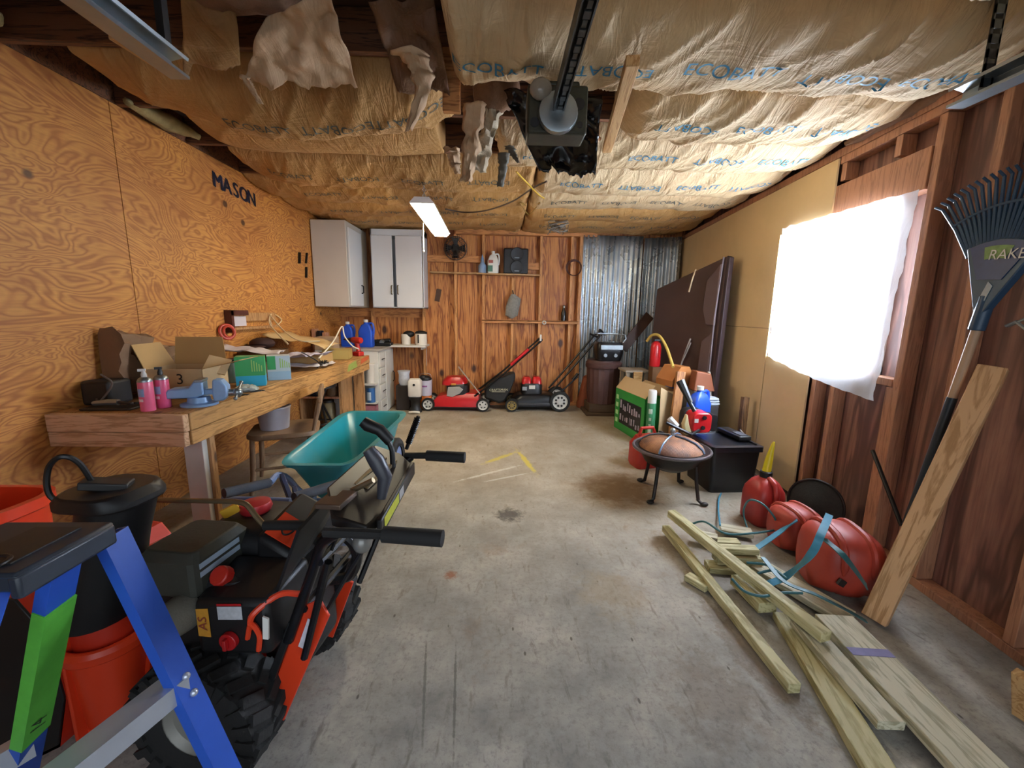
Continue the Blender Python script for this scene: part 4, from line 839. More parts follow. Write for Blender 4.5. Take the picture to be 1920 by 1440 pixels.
for k in range(4):
    R = Matrix.Rotation(k*PI/2, 3, 'Y'); b = MB(); b.loft([[R @ V(p) for p in ((.03, -.03, .01), (.13, -.045, .05), (.13, -.03, -.05), (.03, -.02, -.02))], [R @ V(p)+V((0, .003, 0)) for p in ((.03, -.03, .01), (.13, -.045, .05), (.13, -.03, -.05), (.03, -.02, -.02))]]); obj('blade', b, M_BLKM, t)
b = MB(); b.box((-.86, YB-.004, 1.53), (.07, .006, .17), (0, .2, 0)); tag(obj('wall_stain', b, mat('stain_dark', '#4a3426', .8, 0, .4, 20)), 'dark scuffed patch on the back wall by the white cabinet', 'stain')
# corrugated metal
def m_corr():
    s = NT('corrugated_steel'); v = s.coord(); a = s.noise(s.coord((3.2, 3.2, .5)), 1.3, 4, .55); b = s.noise(v, 5, 4)
    s.base(s.ramp(a, [(.3, '#7d858a'), (.5, '#b4bfc8'), (.7, '#dde6ee')])); s.L(s.ramp(b, [(.3, (.18, .18, .18)), (.7, (.42, .42, .42))]), s.b.inputs['Roughness']); s.b.inputs['Metallic'].default_value = .7; return s.m
M_CORR = m_corr()
def corr(label, p, q, z0, z1, amp, pitch, lean):
    p = V(p); q = V(q); L = (q-p).length; d = (q-p)/L; n = V((-d.y, d.x, 0))
    mb = MB(); mb.grid(lambda u, v: p+d*(u*L)-n*(amp*math.cos(2*PI*u*L/pitch)+lean*v*-1+.01*nz(u*5, v*2, L))+V((0, 0, z0+(z1-z0)*v)), int(L/pitch*8), 16)
    return tag(obj('corrugated_sheet', mb, M_CORR, smooth=80, solid=.002), label, 'metal sheet')
corr('bright corrugated metal sheet standing against the back wall', (1.115, 5.765, 0), (1.93, 5.765, 0), .12, 2.35, .011, .068, -.02)
corr('darker corrugated metal sheet overlapping into the right rear corner', (1.94, 5.72, 0), (2.38, 5.56, 0), .10, 2.32, .02, .085, -.02)
# ---------------------------------------------------------------- mowers
def mwheel(par, c, r, m, w=.045, spokes=5):
    b = MB(); b.lathe([(r*.72, -w/2), (r*.95, -w/2), (r, -w*.25), (r, w*.25), (r*.95, w/2), (r*.72, w/2)], 28, c, (0, 1, 0), cap=False); o = obj('wheel', b, M_RUB, par, w=True)
    b = MB(); b.lathe([(0, w*.42), (r*.2, w*.45), (r*.26, w*.30), (r*.60, w*.22), (r*.72, w*.48), (r*.76, w*.4), (r*.74, -w*.3), (0, -w*.3)], 26, c, (0, -1, 0)); h = obj('hub', b, m, o, w=True)
    b = MB()
    for k in range(spokes): a = 2*PI*k/spokes+.4; b.cyl((c[0]+r*.42*math.cos(a), c[1]-w*.2, c[2]+r*.42*math.sin(a)), (c[0]+r*.42*math.cos(a), c[1]-w*.34, c[2]+r*.42*math.sin(a)), r*.11, n=10)
    obj('hub_hole', b, M_BLK, h, w=True); return o
def rings_xy(spec, n=5):
    return [[V((cx+x, cy+y, z)) for x, y in rrect(w, d, r, n)] for cx, cy, w, d, r, z in spec]
M_MRED = mat('mower_red', '#b01a1e', .3, 0, .1, 8); M_HUBW = mat('hub_pale', '#c9c9c4', .5, 0, .2, 30, 0, '#55504a', .5); M_HUBG = mat('hub_gold', '#8d7a44', .5, 0, .2, 30, 0, '#3a3020', .5); M_BAG = mat('bag_black', '#1c1b1a', .75, 0, .3, 20, .3)
t = thing('lawn_mower', 'red push lawn mower with a black grass bag before the back wall', 'lawn mower', (-.55, 5.5, 0))
b = MB(); b.loft([[V((x, y, z)) for x, y in p] for p, z in [([(-.88, 5.36), (-.60, 5.33), (-.27, 5.33), (-.25, 5.70), (-.60, 5.73), (-.88, 5.68)], .05), ([(-.88, 5.36), (-.60, 5.34), (-.27, 5.34), (-.25, 5.70), (-.60, 5.73), (-.88, 5.68)], .13), ([(-.82, 5.38), (-.60, 5.37), (-.27, 5.36), (-.25, 5.69), (-.60, 5.71), (-.82, 5.66)], .19), ([(-.62, 5.40), (-.55, 5.40), (-.27, 5.38), (-.25, 5.67), (-.55, 5.68), (-.62, 5.64)], .24)]]); obj('deck', b, M_MRED, t, w=True, bevel=.012, smooth=30)
b = MB(); b.b2((-.86, 5.33, .045), (-.26, 5.345, .06)); obj('deck_skirt', b, M_BLK, t, w=True)
b = MB(); b.loft(rings_xy([(-.56, 5.52, .30, .28, .08, .20), (-.56, 5.52, .31, .29, .08, .34), (-.56, 5.52, .28, .26, .08, .36)])); obj('engine', b, M_BLK, t, w=True)
b = MB(); b.loft(rings_xy([(-.60, 5.52, .34, .27, .08, .34), (-.60, 5.52, .33, .26, .08, .39), (-.58, 5.52, .26, .2, .08, .445), (-.58, 5.52, .12, .1, .04, .45)])); obj('engine_cover', b, M_MRED, t, w=True)
b = MB(); b.prism([(-.70, .20), (-.62, .19), (-.52, .24), (-.48, .29), (-.53, .33), (-.68, .32)], .02, (0, 5.37, 0), frame((1, 0, 0), (0, 0, 1))); obj('exhaust_guard', b, mat('guard_silver', '#b9b9b5', .35, .5), t, w=True, bevel=.004)
b = MB(); b.b2((-.64, 5.365, .345), (-.575, 5.385, .37)); obj('primer_button', b, mat('primer_orange', '#c98a3a', .4), t, w=True, bevel=.006)
for x, y in ((-.945, 5.36), (-.215, 5.33), (-.945, 5.72), (-.20, 5.74)): mwheel(t, (x, y, .088 if x < -.5 else .09), .088 if x < -.5 else .09, M_HUBW)
b = MB(); b.b2((-.95, 5.37, .11), (-.85, 5.41, .14)); obj('front_axle', b, M_BLKM, t, w=True)
b = MB(); b.loft([[V(p) for p in q] for q in ([(-.20, 5.40, .16), (-.20, 5.70, .16), (-.20, 5.70, .30), (-.20, 5.40, .30)], [(.0, 5.385, .10), (.0, 5.70, .10), (.0, 5.70, .45), (.0, 5.385, .45)], [(.065, 5.385, .12), (.065, 5.70, .12), (.065, 5.70, .47), (.065, 5.385, .47)], [(.15, 5.385, .27), (.15, 5.68, .27), (.15, 5.68, .50), (.15, 5.385, .50)], [(.215, 5.42, .44), (.215, 5.64, .44), (.215, 5.64, .51), (.215, 5.42, .51)])]); g = obj('grass_bag', b, M_BAG, t, w=True, bevel=.03, smooth=60)
b = MB(); b.b2((-.11, 5.370, .26), (.09, 5.374, .32)); p = obj('name_plate', b, mat('plate_black', '#100f0f', .4), g, w=True)
b = MB(); b.text('CRAFTSMAN', .043, (-.01, 5.368, .29), (1, 0, .03), (0, 0, 1)); b.b2((-.10, 5.3685, .262), (.08, 5.370, .267)); obj('lettering', b, mat('letter_cream', '#c9c2a2', .5), p, w=True, smooth=0)
for y in (5.37, 5.71):
    b = MB(); b.tube([(-.33, y, .20), (.05, y, .50), (.52, y, .93)], .013, 8); obj('handle_tube', b, M_BLKM, t, w=True)
b = MB(); b.tube([(.52, 5.37, .93), (.55, 5.39, .96), (.55, 5.69, .96), (.52, 5.71, .93)], .016, 8); obj('handle_bar', b, M_BLK, t, w=True)
b = MB(); b.b2((.525, 5.36, .95), (.545, 5.40, 1.03)); obj('white_grip', b, M_WHITE, t, w=True)
b = MB(); b.tube([(.15, 5.36, .63), (.38, 5.36, .84)], .02, 8); obj('red_lever', b, M_MRED, t, w=True)
b = MB(); b.beam((-.255, 5.34, .24), (-.54, 5.36, .60), .035, .014, (1, 0, 0)); obj('side_lever', b, mat('lever_pale', '#9a8b7d', .5, .2), t, w=True, bevel=.003)
t = thing('lawn_mower', 'black push lawn mower with large white rear wheels at the metal sheet', 'lawn mower', (.5, 5.52, 0))
b = MB(); b.loft(rings_xy([(.47, 5.55, .62, .38, .1, .06), (.47, 5.55, .62, .38, .1, .14), (.49, 5.55, .52, .34, .1, .21), (.49, 5.55, .36, .30, .1, .23)])); obj('deck', b, M_BLKM, t, w=True)
b = MB(); b.b2((.22, 5.345, .085), (.74, 5.36, .12)); obj('deck_stripe', b, mat('stripe_grey', '#3f4245', .3, .4), t, w=True, bevel=.005)
b = MB(); b.loft(rings_xy([(.44, 5.55, .28, .28, .08, .22), (.44, 5.55, .29, .29, .08, .34), (.44, 5.55, .26, .26, .08, .37)])); obj('engine', b, M_BLK, t, w=True)
for x in (.37, .51):
    b = MB(); b.loft(rings_xy([(x, 5.54, .13, .22, .04, .36), (x, 5.54, .12, .2, .04, .42), (x, 5.54, .08, .14, .03, .45)])); obj('engine_cover', b, M_MRED, t, w=True)
b = MB(); b.b2((.40, 5.40, .30), (.48, 5.404, .35)); obj('label_panel', b, M_WHITE, t, w=True); b = MB(); b.b2((.31, 5.40, .28), (.37, 5.404, .33)); obj('label_panel', b, mat('label_grey', '#8a8f94', .5, 0, .4, 50), t, w=True)
for c, r, m in (((.17, 5.34, .09), .09, M_HUBG), ((.815, 5.36, .14), .14, M_HUBW), ((.17, 5.74, .09), .09, M_HUBG), ((.815, 5.74, .14), .14, M_HUBW)): mwheel(t, c, r, m, .05, 8)
for y in (5.40, 5.70):
    b = MB(); b.tube([(.70, y, .26), (1.0, y, .62), (1.32, y, 1.02)], .013, 8); obj('handle_tube', b, M_BLKM, t, w=True)
b = MB(); b.tube([(1.32, 5.40, 1.02), (1.36, 5.42, 1.05), (1.36, 5.68, 1.05), (1.32, 5.70, 1.02)], .014, 8); b.tube(bez([(1.19, 5.39, 1.05), (1.26, 5.42, 1.02), (1.32, 5.45, 1.01), (1.34, 5.5, 1.10), (1.42, 5.55, 1.03)], 5), .014, 8); obj('handle_bar', b, M_BLK, t, w=True)
b = MB(); b.tube([(.80, 5.39, .24), (1.05, 5.39, .48)], .011, 8); b.tube([(.98, 5.39, .43), (1.05, 5.39, .52)], .02, 8); obj('control_rod', b, M_BLKM, t, w=True)
# ---------------------------------------------------------------- rear right corner
t = thing('rusty_cylinder', 'rust-orange cylinder leaning by the metal sheet', 'cylinder', (1.2, 5.5, 0)); b = MB(); b.tube([(1.16, 5.62, .0), (1.17, 5.62, .05), (1.25, 5.64, .42), (1.26, 5.64, .45)], [.07, .08, .08, .05], 16); obj('body', b, mat('rust_orange', '#8f4a2a', .7, 0, .3, 14), t, w=True)
t = thing('brown_hamper', 'brown ridged hamper standing before the metal sheet', 'hamper', (1.37, 5.33, .10)); M_HAMP = mat('hamper_brown', '#4a2e28', .55, 0, .2, 8)
b = MB(); n = 40; b.loft([[V(((.19+k*.02)*math.cos(2*PI*j/n)*(1+.03*(j % 2)), (.17+k*.02)*math.sin(2*PI*j/n)*(1+.03*(j % 2)), z)) for j in range(n)] for k, z in ((0, .05), (.4, .2), (1, .52))]); obj('body', b, M_HAMP, t, smooth=20)
b = MB(); b.lathe([(.23, .52), (.235, .54), (.235, .58), (.215, .60), (.21, .62), (0, .625)], 30); obj('lid', b, M_HAMP, t); b = MB(); b.b2((-.24, -.2, -.10), (.24, .2, -.06)); b.b2((-.2, -.16, -.06), (.2, .16, .05)); obj('base', b, mat('base_wood', '#4d3a28', .8, 0, .3, 10), t, bevel=.006)
t = thing('portable_grill', 'small black and chrome grill standing on the brown hamper', 'grill', (1.39, 5.22, .728)); b = MB(); b.loft(rings_xy([(0, 0, .30, .24, .05, 0), (0, 0, .34, .28, .06, .10), (0, 0, .34, .28, .06, .20), (0, 0, .30, .24, .05, .23)])); obj('body', b, M_BLKM, t)
b = MB(); b.b2((-.13, -.15, .14), (.15, -.138, .20)); obj('chrome_band', b, M_GALV, t, bevel=.004)
for x in (-.07, .06): b = MB(); b.cyl((x, -.138, .07), (x, -.165, .07), .022); obj('knob', b, M_GALV, t)
b = MB()
for k in range(12): b.tube([(-.13+k*.025, -.12, .23), (-.14+k*.027, -.13, .33)], .003, 5)
b.tube([(-.14, -.13, .33), (.17, -.13, .33), (.17, .13, .33), (-.14, .13, .33)], .005, 6, close=True); b.tube([(.15, -.13, .23), (.185, -.13, .28), (.17, -.13, .33)], .012, 6); obj('wire_rack', b, M_GALV, t)
board('dark_plank', 'dark brown plank leaning diagonally before the metal sheet', (1.62, 5.36, .86), (1.98, 5.44, 1.30), .03, .13, mat('plank_brown', '#3f2a22', .6, 0, .2, 6), 'plank', up=(-.5, 0, .5))
t = thing('small_table', 'small whitish table behind the green box', 'table', (1.73, 4.86, 0))
for x, y in ((1.54, 4.82), (1.54, 5.06), (1.76, 4.82), (1.76, 5.06)): q = MB(); q.b2((x-.02, y-.02, 0), (x+.02, y+.02, .625)); obj('leg', q, mat('table_pale', '#a39482', .6, 0, .2), t, w=True)
q = MB(); q.b2((1.50, 4.78, .625), (1.80, 5.10, .65)); obj('tabletop', q, mat('table_pale', '#a39482', .6), t, w=True, bevel=.004)
tag(obj('wood_offcut', MB().b2((1.58, 4.71, .0), (1.68, 4.745, .64)), M_PINE, bevel=.003), 'short upright board standing before the small whitish table', 'board')

# ================================================================ along the right wall
# folded padded table leaning on the wall
M_BRN = mat('vinyl_brown', '#44302b', .55, 0, .12, 5); t = thing('folding_table', 'brown padded folding table leaning against the right wall', 'folding table', (2.05, 4.2, 0))
A, B, C_, D = V((2.341,6.044,1.695)), V((2.168,3.914,1.859)), V((1.98, 3.30, .28)), V((2.06, 4.75, .20))
A.y = 4.75; A = V((1.925,5.000,1.614)); B = V((2.178,3.950,1.863)); C_ = V((2.14, 3.93, .45)); D = V((1.86, 4.96, .30))
nn = (B-A).cross(D-A).normalized()
if nn.x > 0: nn = -nn
b = MB(); b.loft([[p+nn*k for p in (A, B, C_, D)] for k in (0, .045)]); obj('panel', b, M_BRN, t, w=True, bevel=.012)
b = MB(); b.loft([[p+nn*k for p in (B+V((0, .0, 0)), B+V((0, -.05, -.02)), C_+V((0, -.05, 0)), C_)] for k in (-.0, .05)]); obj('frame_edge', b, mat('vinyl_dark', '#33262a', .5), t, w=True, bevel=.006)
def onT(u, v, k=.05): return A.lerp(B, u).lerp(D.lerp(C_, u), v)+nn*k
def tq(pts): return [onT(u, v) for u, v in pts]
for nm, pts in (('pocket', ((.80, .12), (.96, .04), (.96, .46), (.85, .44), (.79, .32))), ('pocket', ((.82, .55), (.95, .50), (.95, .93), (.80, .93)))):
    b = MB(); b.loft([tq(pts), [p+nn*.022 for p in tq(pts)]]); obj(nm, b, mat('pocket_brown', '#54403c', .7, 0, .15, 8), t, w=True, bevel=.01)
b = MB(); b.tube([onT(.965, 0, .055), onT(.955, .4, .07), onT(.96, .85, .06)], .008, 6); obj('strap', b, mat('strap_grey', '#6a5f62', .7), t, w=True)
b = MB(); b.tube(bez([onT(.955, .78, .06), onT(.985, .82, .07), onT(.955, .86, .06), onT(.94, .93, .065), onT(.965, .99, .06)], 6), .013, 7); b.tube(bez([onT(.985, .82, .07), onT(1.01, .88, .06), onT(1.0, .93, .06), onT(1.02, .96, .06)], 6), .012, 7); obj('rope', b, mat('rope_white', '#d8d2c6', .8), t, w=True, label='white rope end')
b = MB(); b.tube([onT(.60, -.01, .04), onT(.595, .05, .06), onT(.56, .15, .06)], .008, 6); obj('tie_tape', b, mat('tape_cream', '#cbb592', .7), t, w=True)
b = MB(); b.tube(bez([onT(.52, .86, .06), onT(.60, .66, .07), onT(.66, .52, .06)], 6), .009, 6); b.tube(bez([onT(.57, .72, .07), onT(.64, .62, .07), onT(.67, .55, .06)], 6), .007, 6); obj('twisted_cord', b, mat('cord_grey', '#8f8780', .7), t, w=True)
# green product box
M_GBOX = mat('box_green', '#2f9440', .4, 0, .1, 9)
t = thing('product_box', 'open green product box with dark pictures on the right side floor', 'box', (1.53, 4.33, 0), .16)
b = MB()
for p, q in (((-.12, -.34, 0), (-.11, .34, .47)), ((.11, -.34, 0), (.12, .34, .47)), ((-.12, -.34, 0), (.12, -.33, .47)), ((-.12, .33, 0), (.12, .34, .47)), ((-.12, -.34, 0), (.12, .34, .01))): b.b2(p, q)
obj('body', b, M_GBOX, t, smooth=0)
b = MB(); b.b2((-.1215, -.27, .09), (-.1202, .22, .37)); pnl = obj('picture_panel', b, mat('picture_dark', '#15141a', .35, 0, .3, 30), t, smooth=0)
random.seed(3); b = MB()
for k in range(9):
    for zz in (.11, .24): y = -.25+k*.052; z0 = zz+random.random()*.03; b.b2((-.123, y, z0), (-.1216, y+.03*random.random()+.008, z0+.03+random.random()*.06))
obj('printed_shape', b, mat('picture_pale', '#a9a0b4', .4, 0, .5, 40), pnl, smooth=0)
b = MB(); 
for k in range(4): b.b2((-.1225, .255, .08+k*.09), (-.1203, .31, .13+k*.09))
obj('printed_text', b, mat('print_lime', '#b4dca0', .5, 0, .4, 60), t, smooth=0)
b = MB(); b.loft([[V((-.12, y, .47+k)) for y in (-.34, .34)]+[V((-.02, y, .60+k)) for y in (.33, -.33)] for k in (0, .004)]); obj('flap', b, M_CARD2, t, smooth=0)
b = MB(); b.loft([[V((.12, y, .47+k)) for y in (-.34, .34)]+[V((.24, y, .55+k)) for y in (.33, -.33)] for k in (0, .004)]); obj('flap', b, M_CARD2, t, smooth=0)
t = thing('green_tube', 'tall green tube with a white cap beside the product box', 'tube', (1.515, 3.93, 0)); b = MB(); b.lathe([(.043, 0), (.043, .44), (.041, .45)], 22); obj('body', b, mat('tube_green', '#3c7c55', .35), t); b = MB(); b.lathe([(.042, .445), (.042, .555), (.036, .575), (0, .58)], 22); obj('cap', b, M_WHITE, t)
b = MB()
for z0, z1, w in ((.34, .39, 5), (.27, .30, 3), (.22, .235, 3), (.05, .19, 4)): b.loft([[V((.0436*math.cos(a), .0436*math.sin(a), z)) for a in [-2.1+.18*(k-w/2) for k in range(w+1)]] for z in (z0, z1)], cap=False)
obj('label_patch', b, mat('label_soft', '#b7cbb8', .5, 0, .45, 70), t)
b = MB(); b.loft([[V(p)+V((0, k, 0)) for p in ((1.585, 3.88, 0), (1.73, 3.93, 0), (1.75, 3.99, .52), (1.60, 3.94, .60))] for k in (0, .008)]); tag(obj('cardboard_sheet', b, M_CARD2, smooth=0), 'flat tan cardboard sheet standing right of the green tube', 'cardboard')
board('wood_post', 'reddish wood post leaning right of the cardboard sheet', (1.68, 3.78, .02), (1.78, 3.93, .76), .085, .04, lumber('post_red', '#a5703f', '#74451f', 0), 'post', up=(0, 1, 0))
# heap behind: bin with bags, gable box, cushions
t = thing('junk_bin', 'pale plastic bin filled with bags behind the green box', 'bin', (1.80, 4.37, 0)); b = MB(); b.loft(rings_xy([(0, 0, .17, .26, .05, 0), (0, 0, .19, .30, .05, .46)]), cap=False); b.loft(rings_xy([(0, 0, .17, .26, .05, .4)])+rings_xy([(0, 0, .17, .26, .05, .41)])); obj('body', b, mat('bin_grey', '#8f8d84', .6), t)
tag(obj('blue_bag', MB().ball((1.845, 4.29, .50), (.08, .09, .07)), mat('bag_blue', '#2559a5', .5, 0, .2, 20, .5), smooth=60), 'crumpled blue bag on the bin', 'bag')
tag(obj('yellow_bag', MB().ball((1.835, 4.43, .53), (.08, .05, .09)), mat('bag_yellow', '#d9a926', .5, 0, .25, 20, .5), smooth=60), 'yellow bag on top of the blue one', 'bag')
t = thing('gable_box', 'orange-brown gable-ended cardboard box on the heap', 'box', (1.80, 4.10, .602), .25); b = MB(); b.prism([(-.13, 0), (.13, 0), (.13, .08), (.06, .20), (-.04, .20), (-.13, .06)], .26, (0, 0, 0), frame((1, 0, 0), (0, 0, 1))); obj('body', b, mat('card_orange', '#a96a34', .7), t, smooth=0)
t = thing('brown_cushion', 'reddish brown wedge lying right of the gable box', 'wedge', (1.95, 3.84, .597), -.1); b = MB(); b.prism([(-.10, 0), (.10, 0), (.05, .17), (-.08, .19)], .16, (0, 0, 0), frame((1, 0, 0), (0, 0, 1))); obj('body', b, mat('card_red', '#7d452a', .6), t, bevel=.01); 
b = MB(); b.b2((1.85, 3.76, .30), (1.985, 4.12, .595)); tag(obj('grey_crate', b, mat('crate_grey', '#57504e', .7, 0, .3, 14), bevel=.01), 'grey crate under the brown wedge', 'crate')
t = thing('folded_tarp', 'folded white and blue cloth on the grey crate edge', 'cloth', (1.92, 3.65, .5)); b = MB()
for k, z in enumerate((0, .022, .044)): b.loft(rings_xy([(.0, 0, .19-.01*k, .12, .03, z), (0, 0, .20-.01*k, .13, .03, z+.010), (0, 0, .19-.01*k, .12, .03, z+.020)]))
obj('layer', b, mat('cloth_blue_white', '#b9c6d4', .8, 0, .2, 30), t); t.location.z = .50
b = MB(); b.b2((1.86, 3.58, .3), (2.0, 3.72, .498)); tag(obj('dark_box', b, mat('box_charcoal', '#34302f', .7, 0, .2), bevel=.006), 'dark box under the folded cloth', 'box')
b = MB(); b.b2((1.86, 3.56, 0), (2.00, 4.12, .298)); tag(obj('lower_crate', b, mat('crate_near_black', '#2a2624', .7), bevel=.006), 'dark crate on the floor under the grey crate', 'crate')  # one even near-black colour
t = thing('fire_extinguisher', 'red fire extinguisher standing behind the gable box', 'fire extinguisher', (1.795, 4.66, .72)); b = MB(); b.lathe([(.055, 0), (.06, .02), (.06, .22), (.045, .27), (.02, .29)], 20); obj('cylinder', b, M_MRED, t); b = MB(); b.b2((-.03, -.015, .29), (.05, .015, .315)); obj('valve', b, M_BLKM, t, bevel=.004); 
b = MB(); b.b2((1.755, 4.60, 0), (1.86, 4.73, .718)); tag(obj('stand_box', b, M_CARDD), 'dark carton under the fire extinguisher', 'carton')
cable('yellow strip arching over the fire extinguisher to the cardboard post', ((1.609,4.450,1.020), (1.639,4.400,1.087), (1.682,4.300,1.087), (1.709,4.150,0.976), (1.706,3.950,0.804)), .016, mat('strip_yellow', '#b79a4c', .5, 0, .2, 40), 'yellow_strip', 'strip')
# blue jug, trimmer, tote
t = jug('blue_jug', 'bright blue jug standing behind the red trimmer engine', (1.73, 3.42, .36), M_BLUE, 1.1); t.rotation_euler = (0, 0, .3)
b = MB(); b.b2((1.63, 3.32, 0), (1.84, 3.52, .358)); tag(obj('jug_box', b, M_CARDD, bevel=.004), 'dark carton under the bright blue jug', 'carton')
board('short_stake', 'rough brown stake standing by the drywall behind the tote', (2.10, 3.36, .0), (2.12, 3.40, .62), .05, .05, lumber('stake', '#7d5a3a', '#4a3220', 0), 'stake', up=(0, 1, 0))
t = thing('storage_tote', 'black lidded tote standing on the floor behind the fire pit', 'tote', (1.74, 3.02, 0), .05)
b = MB(); b.loft(rings_xy([(0, 0, .34, .36, .03, 0), (0, 0, .37, .40, .03, .30)])); obj('body', b, mat('tote_black', '#0f1013', .4), t, smooth=50)
b = MB(); b.loft(rings_xy([(0, 0, .40, .43, .03, .295), (0, 0, .40, .43, .03, .33), (0, 0, .34, .37, .03, .335), (0, 0, .33, .36, .03, .325)])); obj('lid', b, mat('tote_lid', '#16171b', .3), t, smooth=50)
[setattr(c, 'scale', (1, 1, 1.1)) for c in t.children]
t = thing('black_case', 'flat black case lying on the tote lid by the wall', 'case', (1.86, 3.08, .37), .1); b = MB(); b.b2((-.05, -.14, 0), (.05, .14, .035)); obj('body', b, M_BLK, t, bevel=.008); b = MB(); b.b2((-.03, -.12, .036), (.03, -.02, .04)); obj('plate', b, mat('plate_grey', '#4c5058', .4), t)
t = thing('string_trimmer', 'red and black string trimmer engine resting on the tote', 'string trimmer', (1.62, 3.10, .34)); tt = t
b = MB(); b.loft([[V((1.60+x, 3.02+k, .455+z)) for x, z in rrect(.15, .16, .04)] for k in (0, .03, .11, .14)]); obj('engine_cover', b, M_MRED, t, w=True, bevel=.01)
b = MB(); b.loft([[V((1.60+x, 3.16+k, .45+z)) for x, z in rrect(.17, .17, .05)] for k in (0, .09)]); obj('engine', b, M_BLK, t, w=True, bevel=.01)
b = MB(); b.loft([[V((1.70+x, 3.04+k, .45+z)) for x, z in rrect(.06, .13, .025)] for k in (0, .1)]); obj('air_filter', b, M_BLK, t, w=True)
for x, z in ((1.61, .50), (1.605, .42)): b = MB(); b.cyl((x, 3.022, z), (x, 3.008, z), .017, n=6); obj('cover_knob', b, M_BLK, t, w=True)
b = MB(); b.b2((1.535, 3.014, .46), (1.565, 3.019, .49)); obj('sticker', b, M_WHITE, t, w=True)
b = MB(); b.loft([[V(p) for p in q] for q in ([(1.48, 3.02, .36), (1.53, 3.02, .36), (1.53, 3.08, .36), (1.48, 3.08, .36)], [(1.46, 3.02, .44), (1.50, 3.02, .44), (1.50, 3.08, .44), (1.46, 3.08, .44)], [(1.475, 3.03, .52), (1.485, 3.03, .52), (1.485, 3.06, .52), (1.475, 3.06, .52)])]); obj('fuel_tank', b, mat('tank_cream', '#cbbd8d', .5), t, w=True, bevel=.01)
b = MB(); b.tube([(1.55, 3.06, .54), (1.50, 3.14, .66), (1.47, 3.2, .74)], .016, 8); b.tube([(1.53, 3.10, .60), (1.47, 3.18, .76)], [.02, .035], 8); obj('handle', b, M_BLK, t, w=True)
b = MB(); b.tube([(1.58, 3.02, .40), (1.48, 2.94, .39), (1.30, 2.98, .47)], .012, 8); obj('shaft', b, M_BLKM, t, w=True)
b = MB(); b.tube([(1.385, 2.98, .44), (1.33, 3.0, .50)], .022, 8); obj('white_coupling', b, M_WHITE, t, w=True)
tt.location += V((-.03, 0, .03))
# fire pit
t = thing('fire_pit', 'round black fire pit with a rusty mesh dome on thin legs', 'fire pit', (1.245, 2.80, 0)); M_IRON = mat('iron_black', '#1b1918', .5, .4, .3, 18, 0, '#4a2a18', .5)
b = MB(); b.lathe([(.02, .20), (.10, .21), (.18, .26), (.225, .345), (.262, .352), (.268, .362), (.262, .37), (.22, .362)], 40); obj('bowl', b, M_IRON, t)
b = MB(); b.ring((0, 0, .362), .262, .011, n=44); obj('rim', b, mat('rim_steel', '#6a6468', .35, .7, .2, 14), t)
def m_mesh():
    s = NT('rusty_mesh'); v = s.coord(); s.base(s.ramp(s.noise(v, 7, 6), [(.3, '#3f3230'), (.5, '#7d5236'), (.7, '#9a6a44')])); s.rm(.6, .3)
    wv = s.N('TexWave'); wv.inputs['Scale'].default_value = 40; s.L(v, wv.inputs['Vector']); s.bump(wv.outputs['Fac'], .4, .004); return s.m
b = MB(); b.lathe([(.222, .366), (.21, .388), (.16, .422), (.09, .443), (.02, .449)], 40); d = obj('mesh_dome', b, m_mesh(), t)
for k in range(4):
    a = k*PI/2-.75; b = MB(); b.tube([(r*math.cos(a), r*math.sin(a), z) for r, z in ((.226, .37), (.214, .393), (.163, .428), (.092, .449), (.02, .455))], .007, 6); obj('dome_strap', b, mat('strap_bluegrey', '#6f7f96', .35, .6), d)
b = MB(); b.cyl((0, 0, .449), (0, 0, .48), .012); b.ball((0, 0, .49), .02); obj('knob', b, M_GALV, d)
for k, (x, y) in enumerate(((-.15, -.12), (.155, -.15), (-.10, .20), (.16, .18))):
    a = math.atan2(y, x); b = MB(); b.tube([(x*.85, y*.85, .27), (x*.9, y*.9, .15), (x, y, .03), (x*1.15, y*1.15, .008)], [.014, .013, .013, .011], 8); b.ball((x*1.2, y*1.2, .014), (.028, .02, .014)); obj('leg', b, M_IRON, t)
t = thing('gas_can', 'red plastic can standing on the floor behind the fire pit', 'gas can', (1.30, 3.40, 0), .2); b = MB(); b.loft(rings_xy([(0, 0, .26, .17, .04, 0), (0, 0, .28, .19, .04, .03), (0, 0, .28, .19, .04, .20), (0, 0, .2, .14, .04, .27)])); obj('body', b, mat('gas_red_dark', '#a32a20', .4, 0, .12), t); b = MB(); b.tube([(-.09, 0, .26), (-.07, 0, .34), (.04, 0, .34), (.07, 0, .27)], .016, 8); obj('handle', b, MATS['gas_red_dark'], t); b = MB(); b.cyl((.11, 0, .22), (.13, 0, .30), .025); obj('cap', b, M_BLK, t)
# gas can with yellow spout
M_GAS = mat('gas_red', '#a02c27', .42, 0, .14, 6, .05); t = thing('gas_can', 'upright red gas can with a yellow spout by the drywall edge', 'gas can', (1.70, 2.42, 0), .1)
b = MB(); b.loft(rings_xy([(0, 0, .17, .18, .04, 0), (0, 0, .19, .2, .045, .02), (0, 0, .19, .20, .045, .18), (0, 0, .185, .19, .05, .22), (0, .0, .13, .13, .04, .275), (0, 0, .07, .07, .03, .30)])); obj('body', b, M_GAS, t, smooth=60)
b = MB(); b.tube(bez([(0, -.03, .30), (0, -.085, .275), (0, -.105, .22), (0, -.10, .17)], 5), .018, 10); obj('handle', b, M_GAS, t)
b = MB(); b.lathe([(.035, .295), (.036, .335), (.03, .34)], 16); obj('collar', b, M_BLK, t); b = MB(); b.tube([(0, 0, .335), (.008, 0, .42), (.02, 0, .50), (.028, 0, .53)], [.026, .022, .012, .006], 14); obj('spout', b, mat('spout_yellow', '#d8c322', .4), t)
